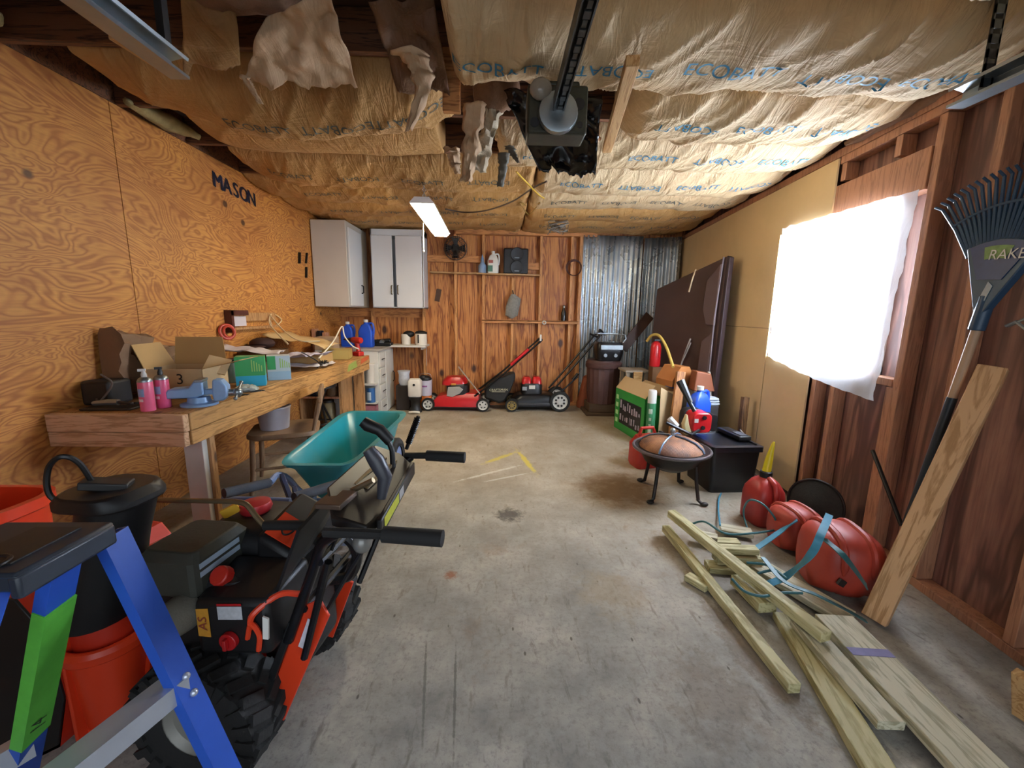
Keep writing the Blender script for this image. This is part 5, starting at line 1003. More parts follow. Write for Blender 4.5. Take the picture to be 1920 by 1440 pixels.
# two large red cans with rolled rims, strapped
def bigcan(label, c, rz, s):
    t = thing('gas_can', label, 'gas can', c, rz); M = MATS.get('gas_redorange') or mat('gas_redorange', '#a03524', .5, 0, .14, 5, .05)
    b = MB(); rings = []
    for i in range(17):
        u = i/16*2-1; x = u*.165*s; k = (1-abs(u)**3.2)**.42 if abs(u) < 1 else .05; k = max(k, .12)
        groove = 1-.06*math.exp(-((abs(u)-.38)/.10)**2)
        R = []
        for j in range(30):
            a = 2*PI*j/30; cz, cy = math.sin(a), math.cos(a); e = (abs(cz)**3+abs(cy)**3)**(-1/3)
            R.append(V((x, cy*e*.175*s*k*groove, .165*s+cz*e*.165*s*(k if cz > 0 else max(k, .9 if abs(u) < .9 else k))*groove)))
        rings.append(R)
    b.loft(rings); obj('body', b, M, t, smooth=70)
    for u in (-.42, .34):
        b = MB(); k = (1-abs(u)**3.2)**.42; A = []
        for j in range(15):
            a = -.1+3.3*j/14; cz, cy = math.sin(a), math.cos(a); e = (abs(cz)**3+abs(cy)**3)**(-1/3); A.append((u*.165*s, cy*e*.172*s*k, .165*s+cz*e*.163*s*k))
        b.tube(A, [.004]+[.017*s]*13+[.004], 8); obj('moulded_ridge', b, M, t)
    return t
t = bigcan('large red fuel can lying nearest the leaning timber, a dark mark on its side', (1.665, 1.78, 0), -.2, .95); b = MB(); b.box((-.075, -.168, .12), (.03, .012, .03), (0, .5, .1)); obj('dark_mark', b, M_BLK, t)
bigcan('large red fuel can lying behind the nearest one', (1.70, 2.125, 0), .1, .74)
# green straps and cords
M_STRAP = mat('strap_green', '#2f5f63', .5, 0, .25, 30); M_STRB = mat('strap_teal', '#3f86a0', .5, 0, .2, 30)
def strap(label, pts, w, m, up=(0, 0, 1), n=8):
    P = bez(pts, n); up = V(up); rings = []
    for i, p in enumerate(P):
        d = (P[min(i+1, len(P)-1)]-P[max(i-1, 0)]).normalized(); s = d.cross(up)
        s = s.normalized() if s.length > .05 else V((1, 0, 0)); q = s.cross(d)
        rings.append([p+s*w/2+q*.002, p-s*w/2+q*.002, p-s*w/2-q*.002, p+s*w/2-q*.002])
    return tag(obj('strap', MB().loft(rings), m, smooth=50), label, 'strap')
strap('green webbing strap drooping over the side of the nearest fuel can', ((1.440,1.626,0.340), (1.437,1.520,0.330), (1.506,1.511,0.250), (1.581,1.535,0.170)), .028, M_STRAP, (0, -.6, .8))
strap('teal webbing strap crossing between the two red fuel cans', ((1.574,1.768,0.380), (1.372,1.566,0.400), (1.341,1.568,0.300), (1.362,1.709,0.100), (1.276,1.707,0.060)), .03, M_STRB, (-.3, -.5, .8))
strap('teal strap running from the gas can to the timber pile', ((1.621,2.015,0.220), (1.564,2.046,0.140), (1.445,2.014,0.080), (1.328,1.961,0.050)), .03, M_STRB)
strap('long dark green strap curving along the floor under the fuel cans', ((1.299,1.797,0.140), (1.301,1.643,0.120), (1.391,1.566,0.110), (1.511,1.529,0.060), (1.574,1.503,0.030)), .022, M_STRAP)
random.seed(11)
for l, pts in (('green cord looping over the pile left of the red cans', ((1.151,2.268,0.050), (1.201,2.183,0.120), (1.235,2.019,0.140), (1.430,2.089,0.100), (1.611,2.129,0.100))), ('teal cord running from the tote down to the pile', ((1.647,2.800,0.012), (1.583,2.711,0.012), (1.483,2.533,0.020), (1.349,2.268,0.050))), ('green cord lying across the pale board', ((1.053,1.635,0.140), (1.078,1.579,0.120), (1.139,1.545,0.120), (1.233,1.578,0.110), (1.339,1.577,0.110))), ('dark cord standing in a loop beside the gas can', ((1.518,2.258,0.020), (1.531,2.340,0.100), (1.501,2.253,0.220), (1.522,2.163,0.240), (1.570,2.121,0.180), (1.628,2.177,0.100))), ('pale cord trailing from the black case down behind the gas can', ((1.982,3.195,0.385), (1.945,2.996,0.340), (2.004,3.024,0.200), (2.054,3.063,0.060), (2.184,3.082,0.030))), ('green cord tangled before the teal strap', ((1.235,1.730,0.100), (1.304,1.721,0.120), (1.326,1.661,0.120), (1.305,1.762,0.120), (1.234,1.815,0.100)))):
    cable(l, pts, .006, M_STRAP if 'green' in l or 'dark' in l else (M_STRB if 'teal' in l else mat('cord_grey', '#8f8780', .7)), 'cord', 'cord')
# ---------------------------------------------------------------- lumber on the floor
M_PT = lumber('treated_pine', '#bfb78a', '#968c5e', 0, .65, False, .8); M_PT2 = lumber('treated_pine_grey', '#c6c0a6', '#9a9478', 0, .65, True, .8)
board('lumber_board', 'long pale square timber lying diagonally on top of the pile', (1.036,2.258,0.135), (1.251,1.334,0.105), .05, .042, M_PT)
board('lumber_board', 'long pale timber lying lowest toward the middle of the floor', (1.006,2.246,0.045), (1.042,1.199,0.022), .045, .04, M_PT)
o = board('lumber_board', 'wide pale board with a purple stripe running to the lower right corner', (1.402,1.478,0.065), (1.320,0.637,0.065), .15, .038, M_PT2)
so_ = (V((1.401,1.284,0.065))-V((1.402,1.478,0.065))).length-(V((1.320,0.637,0.065))-V((1.402,1.478,0.065))).length/2
b = MB(); b.b2((so_-.018, -.074, .0192), (so_+.018, .074, .0205)); so = obj('purple_stripe', b, mat('ink_purple', '#6f668f', .6, 0, .3, 40), o); so.matrix_parent_inverse = Matrix()
board('lumber_board', 'pale grey board just left of the wide striped one', (1.256,1.470,0.060), (1.233,1.041,0.050), .085, .032, M_PT2)
board('lumber_board', 'greenish board edge running under the pale grey one to the bottom of the photo', (1.250,1.552,0.018), (1.039,0.669,0.018), .09, .034, M_PT)
board('lumber_board', 'reddish batten beside the wide striped board near the bottom of the photo', (1.342,1.098,0.030), (1.315,0.700,0.030), .032, .03, lumber('batten_red', '#b58a62', '#8a6240', 0))
board('lumber_board', 'weathered board under the wide striped one, behind it toward the fuel can', (1.348,1.897,0.030), (1.514,1.526,0.024), .12, .03, M_PT2)
for l, p, q, w, h in (('short thick block with dark end grain under the top timber', (1.173,1.769,0.045), (1.186,1.568,0.045), .085, .05), ('short offcut poking out on the left of the lowest timber', (0.947,1.827,0.020), (1.007,1.734,0.020), .05, .03), ('upper offcut of the small stack beside the cords', (1.149,1.933,0.105), (1.349,1.913,0.105), .05, .03), ('lower offcut of the small stack beside the cords', (1.133,1.922,0.060), (1.365,1.907,0.060), .07, .04), ('pale splinter of board lying farthest back on the pile', (1.353,2.272,0.030), (1.514,2.210,0.030), .09, .025), ('split pale offcut left of the cord loop', (1.141,2.176,0.050), (1.253,2.119,0.050), .06, .03), ('short offcut lying crossways behind the top timber', (1.196,2.125,0.030), (1.373,2.107,0.030), .06, .03), ('flat offcut under the small stack', (1.088,1.908,0.018), (1.366,1.870,0.018), .08, .03)):
    board('wood_offcut', l, p, q, w, h, M_PT if 'pale' not in l else M_PT2, 'offcut')
board('leaning_timber', 'rough knotty timber leaning against the right wall studs', (1.63, 1.525, .02), (2.0, 1.59, 1.115), .085, .04, lumber('rough_timber', '#caa074', '#a67c50', 0, .7, True, .9), 'timber', up=(-.8, -.45, .3))
b = MB(); b.box((1.72, .95, .115), (.03, .30, .19), (0, -.35, .25)); tag(obj('plywood_scrap', b, M_PINE, bevel=.003), 'tan plywood scrap at the lower right edge of the photo', 'plywood')
# sieve against the wall
t = thing('round_sieve', 'round dark mesh lid leaning against the studs behind the fuel cans', 'lid', (1.981,2.341,0.153)); R = V((-.8, -.5, .15))
b = MB(); b.ring((0, 0, 0), .15, .008, R, 34); obj('rim', b, M_IRON, t); b = MB(); b.lathe([(0, .03), (.07, .025), (.147, 0)], 30, (0, 0, 0), R, cap=False); obj('mesh', b, mat('mesh_black', '#242320', .7, .2, .5, 60, .6), t)
# leaf rake
rp, rq = V((1.972,1.646,1.319)), V((1.909,1.719,0.352)); rm = rp.lerp(rq, .36); up = (rp-rq).normalized(); rn = V((-1, .10, .0)); rn = (rn-up*rn.dot(up)).normalized(); sd = up.cross(rn).normalized()
t = thing('leaf_rake', 'blue-green leaf rake standing head up against the right wall', 'rake', rq)
M_RAKE = mat('rake_blue', '#2f4a63', .4, 0, .12, 10)
b = MB(); b.tube([rp+up*.05, rm], .016, 12); obj('wooden_handle', b, mat('handle_wood', '#b39375', .55, 0, .12, 12), t, w=True)
b = MB(); b.tube([rm, rq], .018, 12); obj('handle_sleeve', b, mat('sleeve_dark', '#22303a', .4), t, w=True)
def fan(a, r, k=0): return rp+up*(r*math.cos(a))+sd*(r*math.sin(a))+rn*k
if (sd.y > 0): pass
b = MB(); N = 12
b.loft([[fan(-.0, -.03, .02)]+[fan(-.46+.92*i/N, .30, .02) for i in range(N+1)], [fan(-.0, -.03, -.012)]+[fan(-.46+.92*i/N, .30, -.012) for i in range(N+1)]]); b.tube([fan(0, -.06), fan(0, .08)], .026, 12); obj('head', b, M_RAKE, t, w=True, bevel=.004)
for i in range(25):
    a = -.50+1.0*i/24; b = MB(); b.tube([fan(a, .27, .004), fan(a*1.10, .42, .012), fan(a*1.2, .55, .016), fan(a*1.22, .57, .04)], [.010, .0075, .006, .005], 6); obj('tine', b, M_RAKE, t, w=True)
b = MB(); b.tube([fan(-.50*1.12+1.12*i/N, .44, .016) for i in range(N+1)], .006, 6); obj('tine_bridge', b, M_RAKE, t, w=True)
b = MB(); b.loft([[fan(-.32, .15, k)]+[fan(-.40+.80*i/N, .295, k) for i in range(N+1)]+[fan(.32, .15, k)] for k in (.0215, .0235)]); lb = obj('label_card', b, mat('card_navy', '#2a3a6a', .35, 0, .3, 30), t, w=True)
b = MB(); b.loft([[fan(-.20+.40*i/N, .275, k) for i in range(N+1)]+[fan(.16-.34*i/N, .225, k) for i in range(N+1)] for k in (.024, .025)]); obj('label_picture', b, mat('card_leaf', '#6f8f4a', .4, 0, .6, 60), lb, w=True)
b = MB(); b.text('RAKE', .055, fan(.17, .24, .026), -sd if sd.y > 0 else sd, up, .001); obj('lettering', b, M_WHITE, lb, w=True, smooth=0)
b = MB(); b.loft([[fan(.22, .06, k), fan(.20, .12, k), fan(.02, .135, k), fan(-.12, .075, k)] for k in (.0215, .023)]); obj('sticker', b, mat('sticker_pale', '#aab3b9', .5, 0, .2, 80), t, w=True)
cable('dark rod leaning on the studs behind the leaf rake handle', ((2.035,2.078,0.593), (1.956,1.785,0.315)), .010, M_BLKM, 'metal_rod', 'rod')
# plastic film over the window
s = NT('plastic_film'); s.base('#dfe6ee'); s.rm(.35); tr_ = s.N('BsdfTranslucent'); tr_.inputs[0].default_value = lin('#eef4fb'); tp = s.N('BsdfTransparent'); m1 = s.N('MixShader'); m2 = s.N('MixShader'); m1.inputs[0].default_value = .5; m2.inputs[0].default_value = .15
s.L(s.b.outputs[0], m1.inputs[1]); s.L(tr_.outputs[0], m1.inputs[2]); s.L(m1.outputs[0], m2.inputs[1]); s.L(tp.outputs[0], m2.inputs[2]); s.L(m2.outputs[0], s.o.inputs[0]); s.bump(s.noise(s.coord((1, 2, 1)), 4, 5, .6, 1), .6, .03); M_FILM = s.m
cs = [V((2.171,3.239,1.974)), V((2.055,2.078,1.928)), V((2.055,2.130,0.858)), V((2.169,3.221,0.991))]
def film(u, v):
    p = cs[0].lerp(cs[1], u).lerp(cs[3].lerp(cs[2], u), v); e = min(u, 1-u, v, 1-v)
    w = .012*nz(u*7, v*7, 2)+.01*abs(nz(u*14, v*5, 5))
    inn = max(0, min(1, e*9)); ed = .012*nz(u*16, v*16, 9)
    return p+V((-(.012+w)*1.0+.03*inn, ed*(e < .01), ed*(e < .01)-.02*math.sin(PI*u)*(v > .99)))
o = obj('plastic_film', MB().grid(film, 50, 50), M_FILM, smooth=60); tag(o, 'translucent plastic sheeting taped over the bright window', 'plastic sheeting')
b = MB(); b.tube([(1.973,1.558,1.279), (1.980,1.534,1.298), (1.976,1.494,1.269)], .006, 6); b.tube([(1.983,1.558,1.279), (1.977,1.502,1.312)], .005, 6); tag(obj('wall_hook', b, M_GALV), 'thin metal hook on the right wall studs below the rake head', 'hook')

# ================================================================ wheelbarrow
t = thing('wheelbarrow', 'teal wheelbarrow with dark foam grips standing by the workbench', 'wheelbarrow', (-.88, 2.2, 0))
M_TEAL = mat('tray_teal', '#148a94', .35, 0, .08, 5, 0, '#7d8a4e', .25); M_BARF = mat('frame_bluegrey', '#7e97c6', .4, .1, .1); M_FOAM = mat('foam_grip', '#3c3f46', .8, 0, .2, 30, .3)
def tring(xl, xr_, yn, yf, zn, zf, r, k=6):
    out = []
    cx = (xl+xr_)/2; cy = (yn+yf)/2
    for x, y in rrect(1, 1, r, k): 
        Y = cy+y*(yf-yn); f = (Y-yn)/(yf-yn); wl_ = (xr_-xl)*(.86+.18*f)
        out.append(V((cx+x*wl_+.05*(f-.5), Y, zn+(zf-zn)*f)))
    return out
b = MB()
outer = [tring(-1.08, -.66, 1.92, 2.80, .545, .60, .16), tring(-1.05, -.69, 1.96, 2.76, .52, .575, .16), tring(-.98, -.74, 2.08, 2.62, .32, .33, .18), tring(-.95, -.77, 2.13, 2.56, .27, .27, .2)]
inner = [tring(-.94, -.78, 2.14, 2.55, .285, .285, .2), tring(-.97, -.75, 2.10, 2.60, .33, .34, .18), tring(-1.055, -.685, 1.955, 2.765, .555, .612, .16), tring(-1.09, -.65, 1.91, 2.81, .56, .615, .16)]
b.loft(outer[::-1]+inner[::-1]); b.v = b.v
tr_o = obj('tray', b, M_TEAL, t, w=True, smooth=60)
b = MB(); b.loft([tring(-.94, -.78, 2.14, 2.55, .288, .288, .2), tring(-.93, -.79, 2.15, 2.54, .291, .291, .2)]); obj('yellowed_floor', b, mat('tray_yellowed', '#8f9a55', .5, 0, .2, 9), tr_o, w=True)
for s, pts, gp in ((-1, ((-1.115,1.599,0.560), (-1.019,1.753,0.540), (-1.047,1.928,0.500), (-.98, 2.2, .24), (-.80, 2.95, .20)), 0), (1, ((-0.815,1.561,0.560), (-0.699,1.755,0.540), (-0.687,1.925,0.500), (-.76, 2.2, .24), (-.77, 2.95, .20)), 1)):
    b = MB(); b.tube(bez([pts[1], pts[2], pts[3], pts[4]], 5), .015, 8); h = obj('handle', b, M_BARF, t, w=True)
    b = MB(); b.tube([pts[0], pts[1]], .021, 10); obj('foam_grip', b, M_FOAM, h, w=True)
b = MB(); b.tube([(-1.169,1.667,0.500), (-0.879,1.652,0.500)], .016, 10); obj('cross_tube', b, M_BARF, t, w=True)
b = MB(); b.beam((-1.016,1.850,0.530), (-0.903,1.709,0.460), .02, .035); b.beam((-0.876,1.709,0.460), (-0.929,1.786,0.500), .02, .03); obj('bracket', b, mat('bracket_dark', '#22304f', .45), t, w=True, bevel=.003)
for x in (-.99, -.80):
    b = MB(); b.tube(bez([(x, 2.12, .40), (x, 2.08, .2), (x+.01, 2.06, .015), (x+.01, 2.22, .015), (x, 2.35, .24)], 5), .013, 8); obj('leg', b, mat('leg_paleblue', '#9fc0e6', .4, 0, .1), t, w=True)
b = MB(); b.tube([(-.99, 2.08, .22), (-.80, 2.08, .22)], .013, 8); obj('leg_brace', b, mat('leg_paleblue', '#9fc0e6', .4), t, w=True)
b = MB(); b.b2((-.975, 2.10, .02), (-.815, 2.13, .18)); obj('leg_plate', b, mat('plate_paleblue', '#8ea6cc', .5, 0, .15), t, w=True, bevel=.004)
b = MB(); b.lathe([(.12, -.03), (.165, -.035), (.18, -.02), (.18, .02), (.165, .035), (.12, .03)], 26, (-.78, 2.98, .18), (1, 0, 0), cap=False); o = obj('wheel', b, M_RUB, t, w=True); b = MB(); b.lathe([(.0, .03), (.04, .035), (.12, .02), (.12, -.02), (.04, -.035), (0, -.03)], 22, (-.78, 2.98, .18), (1, 0, 0)); obj('hub', b, M_BARF, o, w=True)

# ================================================================ snow blower
t = thing('snow_blower', 'orange and black two-stage snow blower at the left, handles toward the middle', 'snow blower', (-.77, 1.22, 0), math.radians(-7.6))
M_ORG = mat('blower_orange', '#d23c1c', .32, 0, .08, 6); M_ORGD = mat('blower_red', '#b92d18', .4, 0, .1, 6); M_ENG = mat('engine_black', '#131315', .5, 0, .25, 14); M_OLIVE = mat('guard_olive', '#3c3d36', .6, .1, .2, 14, .2)
# wheels with chunky lugs
for y in (-.225, .225):
    b = MB(); r = .195
    b.lathe([(.09, -.055), (.15, -.07), (.178, -.065), (.185, 0), (.178, .065), (.15, .07), (.09, .055)], 30, (0, y, r), (0, 1, 0), cap=False)
    for k in range(22):
        a = 2*PI*k/22; R = Matrix.Rotation(-a, 3, 'Y')
        for s in (-1, 1): b.box(V((0, y+s*.034, r))+R @ V((.181, 0, .012*s)), (.022, .062, .026), R @ rotm(s*.5, 0, 0))
        for s in (-1, 1): b.box(V((0, y+s*.069, r))+R @ V((.160, 0, .012*s)), (.05, .01, .022), R)
    w_ = obj('wheel', b, M_RUB, t, smooth=30)
    b = MB(); b.lathe([(0, .045), (.03, .05), (.04, .03), (.08, .035), (.095, .055), (.095, -.055), (0, -.05)], 24, (0, y, r), (0, -1 if y < 0 else 1, 0)); obj('hub', b, mat('rim_pale', '#8d8b84', .5, .3, .2), w_)
b = MB(); b.cyl((0, -.25, .195), (0, .25, .195), .014); obj('axle', b, M_GALVD, t)
b = MB(); b.b2((-.34, -.15, .15), (.10, .15, .33)); b.b2((-.34, -.17, .33), (.12, .17, .345)); obj('chassis', b, M_ORGD, t, bevel=.01)
# auger housing: open drum with a back plate and sides
b = MB(); prof = [(-.74, .03), (-.72, .48), (-.62, .55), (-.46, .54), (-.385, .44), (-.37, .25), (-.42, .09), (-.52, .03)]
inn = [(x+.006*(1 if x < -.55 else -1), z) for x, z in prof]
b.loft([[V((x, y, z)) for x, z in prof[1:]]+[V((x*.985-.008, y, z-.012)) for x, z in prof[:0:-1]] for y in (-.28, .12)]); obj('auger_housing', b, M_ORGD, t, smooth=30)
for y in (-.283, .122):
    b = MB(); b.prism([(x, z) for x, z in prof], .008, (0, y, 0), frame((1, 0, 0), (0, 0, 1))); obj('side_plate', b, M_ORG if y > 0 else M_ENG, t, bevel=.002)  # near plate made black to paint in deep shade on that side
b = MB(); b.prism([(-.28, .05), (.10, .05), (.10, .38), (.075, .40), (.105, .46), (.05, .535), (-.02, .54), (-.28, .51)], .01, (-.365, .0, 0), frame((0, 1, 0), (0, 0, 1))); obj('back_plate', b, M_ORG, t, bevel=.003)
b = MB(); b.tube([(-.56, -.27, .24), (-.56, .115, .24)], .018, 8)
hel = [(-.56+.17*math.cos(k*.5), -.265+.375*k/50, .24+.17*math.sin(k*.5)) for k in range(51)]; b.tube(hel, .014, 6); obj('auger', b, M_ENG, t)
# impeller housing and chute
b = MB(); b.lathe([(.14, -.02), (.14, .12), (.02, .12)], 30, (-.36, -.03, .22), (1, 0, 0)); obj('impeller_housing', b, M_ORG, t)
cx, cy = -.335, -.185
b = MB(); b.lathe([(.065, .10), (.075, .12), (.088, .34), (.105, .345), (.108, .37), (.098, .385), (.088, .385), (.086, .365), (.072, .14)], 32, (cx, cy, 0), cap=False); b.b2((cx-.07, cy-.07, .05), (cx+.07, cy+.07, .13)); obj('chute_base', b, M_ORG, t, bevel=.004)
b = MB(); b.lathe([(.075, .33), (.077, .46), (.08, .50)], 26, (cx, cy, 0)); obj('chute_neck', b, M_ORGD, t)
b = MB()
for i in range(2): pass
R_ = []
for i, (z, r, o) in enumerate(((.44, .084, 0), (.55, .084, .035), (.68, .08, .075), (.79, .08, .115))):
    R_.append([V((cx+o+r*math.cos(a), cy-.01+r*1.05*math.sin(a), z)) for a in [-2.3+4.6*k/16 for k in range(17)]]+[V((cx+o+(r-.008)*math.cos(a), cy-.01+(r-.008)*1.05*math.sin(a), z)) for a in [2.3-4.6*k/16 for k in range(17)]])
b.loft(R_); obj('chute', b, M_BLK, t, smooth=50)
b = MB(); b.loft([[V((cx+.095+x, cy-.01+y, z)) for x, y in rrect(.21-.02*k, .18, .06)] for k, z in ((0, .79), (0, .81), (2, .83))]); d = obj('deflector', b, M_BLK, t, bevel=.006)
b = MB(); b.box((cx+.10, cy-.02, .84), (.10, .05, .022), (0, .2, .5)); obj('deflector_hinge', b, mat('hinge_grey', '#2c2c2c', .5), d, bevel=.004)
b = MB(); b.tube(bez([(-1.080,1.020,0.783), (-1.125,1.000,0.829), (-1.119,1.000,0.900), (-1.082,1.000,0.933), (-1.061,1.020,0.907), (-1.057,1.050,0.814)], 7), .0065, 7); obj('cable_loop', b, M_BLK, t, w=True)
# engine
b = MB(); b.loft([[V((x-.10, y-.06, z)) for x, y in rrect(w, d, .03)] for w, d, z in ((.34, .28, .345), (.34, .28, .52), (.28, .24, .56))]); obj('engine_block', b, M_ENG, t)
b = MB(); b.loft([[V((x-.115, y-.115, z)) for x, y in rrect(w, d, .02, 2)] for w, d, z in ((.17, .20, .53), (.175, .205, .56), (.175, .205, .63), (.15, .17, .655))]); g = obj('muffler_guard', b, M_OLIVE, t, smooth=20, bevel=.004)
b = MB()
for k in range(2): b.b2((-.026, -.19+.0, .60-k*.026), (-.0258, -.04, .615-k*.026)) if False else b.b2((-.0275, -.20, .585+k*.024), (-.0262, -.06, .60+k*.024))
obj('guard_slot', b, mat('slot_pale', '#9fb4c8', .4), g)
b = MB(); b.lathe([(.0, .10), (.03, .095), (.045, .07), (.05, .02), (.048, 0)][::-1], 22, (-.155, -.20, .44), (-.15, -1, .0)); obj('air_filter', b, mat('filter_grey', '#6e6b60', .8, 0, .2, 30, .3), t)
b = MB(); b.loft([[V(p) for p in q] for q in ([(-.07, -.235, .34), (.14, -.235, .36), (.14, -.235, .52), (-.07, -.235, .50)], [(-.09, -.06, .34), (.15, -.06, .36), (.15, -.06, .54), (-.09, -.06, .53)])]); pnl = obj('control_cover', b, M_ENG, t, bevel=.015)
b = MB(); b.add([(.0, -.2365, .455), (.07, -.2365, .462), (.07, -.2365, .50), (.0, -.2365, .493)], [(0, 1, 2, 3)]); obj('white_label', b, mat('label_white', '#b9bcc2', .5, 0, .3, 90), pnl)
b = MB(); b.add([(.0, -.2367, .495), (.07, -.2367, .502), (.07, -.2367, .508), (.0, -.2367, .501)], [(0, 1, 2, 3)]); obj('red_band', b, M_MRED, pnl)
b = MB(); b.add([(-.062, -.2366, .40), (-.026, -.2366, .40), (-.026, -.2366, .485), (-.062, -.2366, .48)], [(0, 1, 2, 3)]); obj('yellow_label', b, mat('label_yellow', '#c98e2f', .5, 0, .3, 60), pnl)
b = MB(); b.text('AS', .036, (-.044, -.2375, .44), (0, 0, 1), (-1, 0, 0), .0008); obj('label_writing', b, mat('label_red', '#8a3a30', .5), pnl, smooth=0)
b = MB(); b.cyl((.03, -.235, .40), (.03, -.25, .40), .024, n=20); b.b2((.025, -.262, .385), (.035, -.25, .415)); obj('choke_knob', b, M_MRED, pnl, bevel=.002)
b = MB(); b.cyl((-.015, -.16, .545), (-.015, -.185, .565), .026, n=12); obj('primer_bulb', b, M_RED, t, bevel=.004)
b = MB(); b.tube(bez([(.10, -.238, .45), (.12, -.245, .50), (.16, -.20, .525), (.19, -.16, .50)], 5), .008, 7); b.tube(bez([(.09, -.238, .42), (.11, -.245, .47), (.13, -.245, .44), (.12, -.24, .39)], 5), .007, 7); obj('orange_bracket', b, M_ORG, t)
b = MB(); b.loft([[V((x, -.242, z)) for x, z in ((.14, .42), (.155, .42), (.16, .48), (.145, .485))], [V((x, -.247, z)) for x, z in ((.14, .42), (.155, .42), (.16, .48), (.145, .485))]]); obj('white_tag', b, M_WHITE, t)
# tank, shroud with badge, recoil
b = MB(); b.loft([[V((x+.00, y+.07, z)) for x, y in rrect(w, d, .05)] for w, d, z in ((.22, .22, .52), (.26, .25, .57), (.26, .25, .63), (.20, .19, .665))]); obj('fuel_tank', b, M_ENG, t, smooth=60)
b = MB(); b.lathe([(.045, 0), (.05, .012), (.045, .03), (.02, .036), (0, .037)], 20, (-.02, .09, .665)); obj('fuel_cap', b, mat('cap_red', '#a8262a', .4), t)
b = MB(); b.box((-.08, .04, .685), (.05, .012, .03), (0, -.4, .6)); obj('yellow_tag', b, mat('tag_yellow', '#d9a522', .5), t)
b = MB(); b.loft([[V(p) for p in q] for q in ([(.07, -.07, .54), (.19, -.07, .52), (.19, -.07, .60), (.08, -.07, .66)], [(.07, .16, .56), (.20, .16, .54), (.20, .16, .64), (.08, .16, .70)])]); sh = obj('engine_shroud', b, M_ENG, t, bevel=.015)
b = MB(); b.loft([[V(p)+V((k*.5, 0, k)) for p in ((.095, -.05, .657), (.185, -.05, .607), (.19, .04, .625), (.10, .04, .677))] for k in (.0, .003)]); bd = obj('orange_badge', b, M_ORG, sh)
b = MB(); M3 = frame((0, 1, .2), (-.09, 0, .05)); b.tube([V((.143, -.006, .650))+M3 @ V((.028*math.cos(a), .016*math.sin(a), .002)) for a in [2*PI*k/18 for k in range(18)]], .003, 5, close=True); obj('badge_ring', b, M_ENG, bd)
b = MB(); b.tube(bez([(.19, .02, .58), (.27, .03, .60), (.31, .05, .53), (.28, .06, .44), (.21, .05, .42)], 6), .017, 8); obj('recoil_hose', b, M_BLK, t)
b = MB(); b.lathe([(.09, 0), (.10, .03), (.09, .06), (.0, .07)], 26, (.13, .02, .45), (1, 0, 0)); obj('recoil_starter', b, M_ENG, t)
# rear frame: two long orange side plates, gear case
for y in (-.17, .13):
    b = MB(); b.prism([(.12, .14), (.175, .115), (.34, .48), (.315, .53), (.26, .50)] if y < 0 else [(.12, .14), (.16, .13), (.25, .36), (.20, .38)], .008, (0, y, 0), frame((1, 0, 0), (0, 0, 1))); sp = obj('side_bracket', b, M_ORG, t, bevel=.002)
    if y < 0: b = MB(); b.prism([(.245, .38), (.27, .37), (.305, .46), (.28, .47)], .002, (0, y-.006, 0), frame((1, 0, 0), (0, 0, 1))); obj('sticker', b, mat('sticker_white', '#d6d2da', .5, 0, .3, 50), sp)
    b = MB(); b.beam((.13, y-.014, .20), (.24, y-.014, .46), .012, .022); obj('lever_arm', b, M_ENG, t, bevel=.003)
b = MB(); b.b2((.02, -.12, .20), (.20, .12, .44)); obj('gear_case', b, M_ENG, t, bevel=.03)
sh_ = {'control_cover': (.07, 0, .04), 'choke_knob': (0, 0, 0), 'orange_bracket': (.06, 0, .03), 'white_tag': (.06, 0, .04), 'primer_bulb': (.05, 0, .02), 'air_filter': (.11, 0, .05), 'muffler_guard': (.025, 0, 0), 'engine_block': (.05, 0, 0), 'fuel_tank': (-.03, 0, -.035), 'fuel_cap': (-.04, 0, -.035), 'yellow_tag': (-.03, 0, -.035), 'engine_shroud': (-.02, 0, -.02)}
for c in t.children:
    d_ = sh_.get(c.name.split('.')[0])
    if d_: c.location += V(d_)
# handle frame
pn, pf = (.415, -.26, .775), (.415, .29, .785)
for y0, y1, z1 in ((-.18, -.25, .775), (.14, .27, .78)):
    b = MB(); b.tube(bez([(.22, y0, .40), (.30, y0, .60), (.36, (y0+y1)/2, .72), (.42, y1, z1)], 6), .0145, 10); obj('handle_tube', b, M_BLKM, t)
    b = MB(); b.tube([(.27, y0-.01, .36), (.38, y1*.9, .68)], .010, 8); obj('lower_tube', b, M_BLKM, t)
b = MB(); b.tube([(.27, -.18, .5), (.27, .14, .5)], .012, 8); b.tube([(.34, -.2, .66), (.34, .2, .66)], .012, 8); obj('cross_bar', b, M_BLKM, t)
b = MB(); b.loft([[V(p) for p in q] for q in ([(.20, -.19, .55), (.30, -.22, .76), (.30, .05, .80), (.20, .05, .62)], [(.206, -.19, .545), (.306, -.22, .755), (.306, .05, .795), (.206, .05, .615)])]); obj('rear_shield', b, M_ENG, t)
for y, ya in ((-.265, 0), (.265, 0)):
    o_ = .10 if y < 0 else .035; b = MB(); b.tube([(.40, y, .785), (.455+o_, y, .79)], .012, 8); b.tube([(.445+o_, y, .79), (.585+o_, y+.0, .79)], [.019, .0195], 14); obj('grip', b, M_RUB, t)
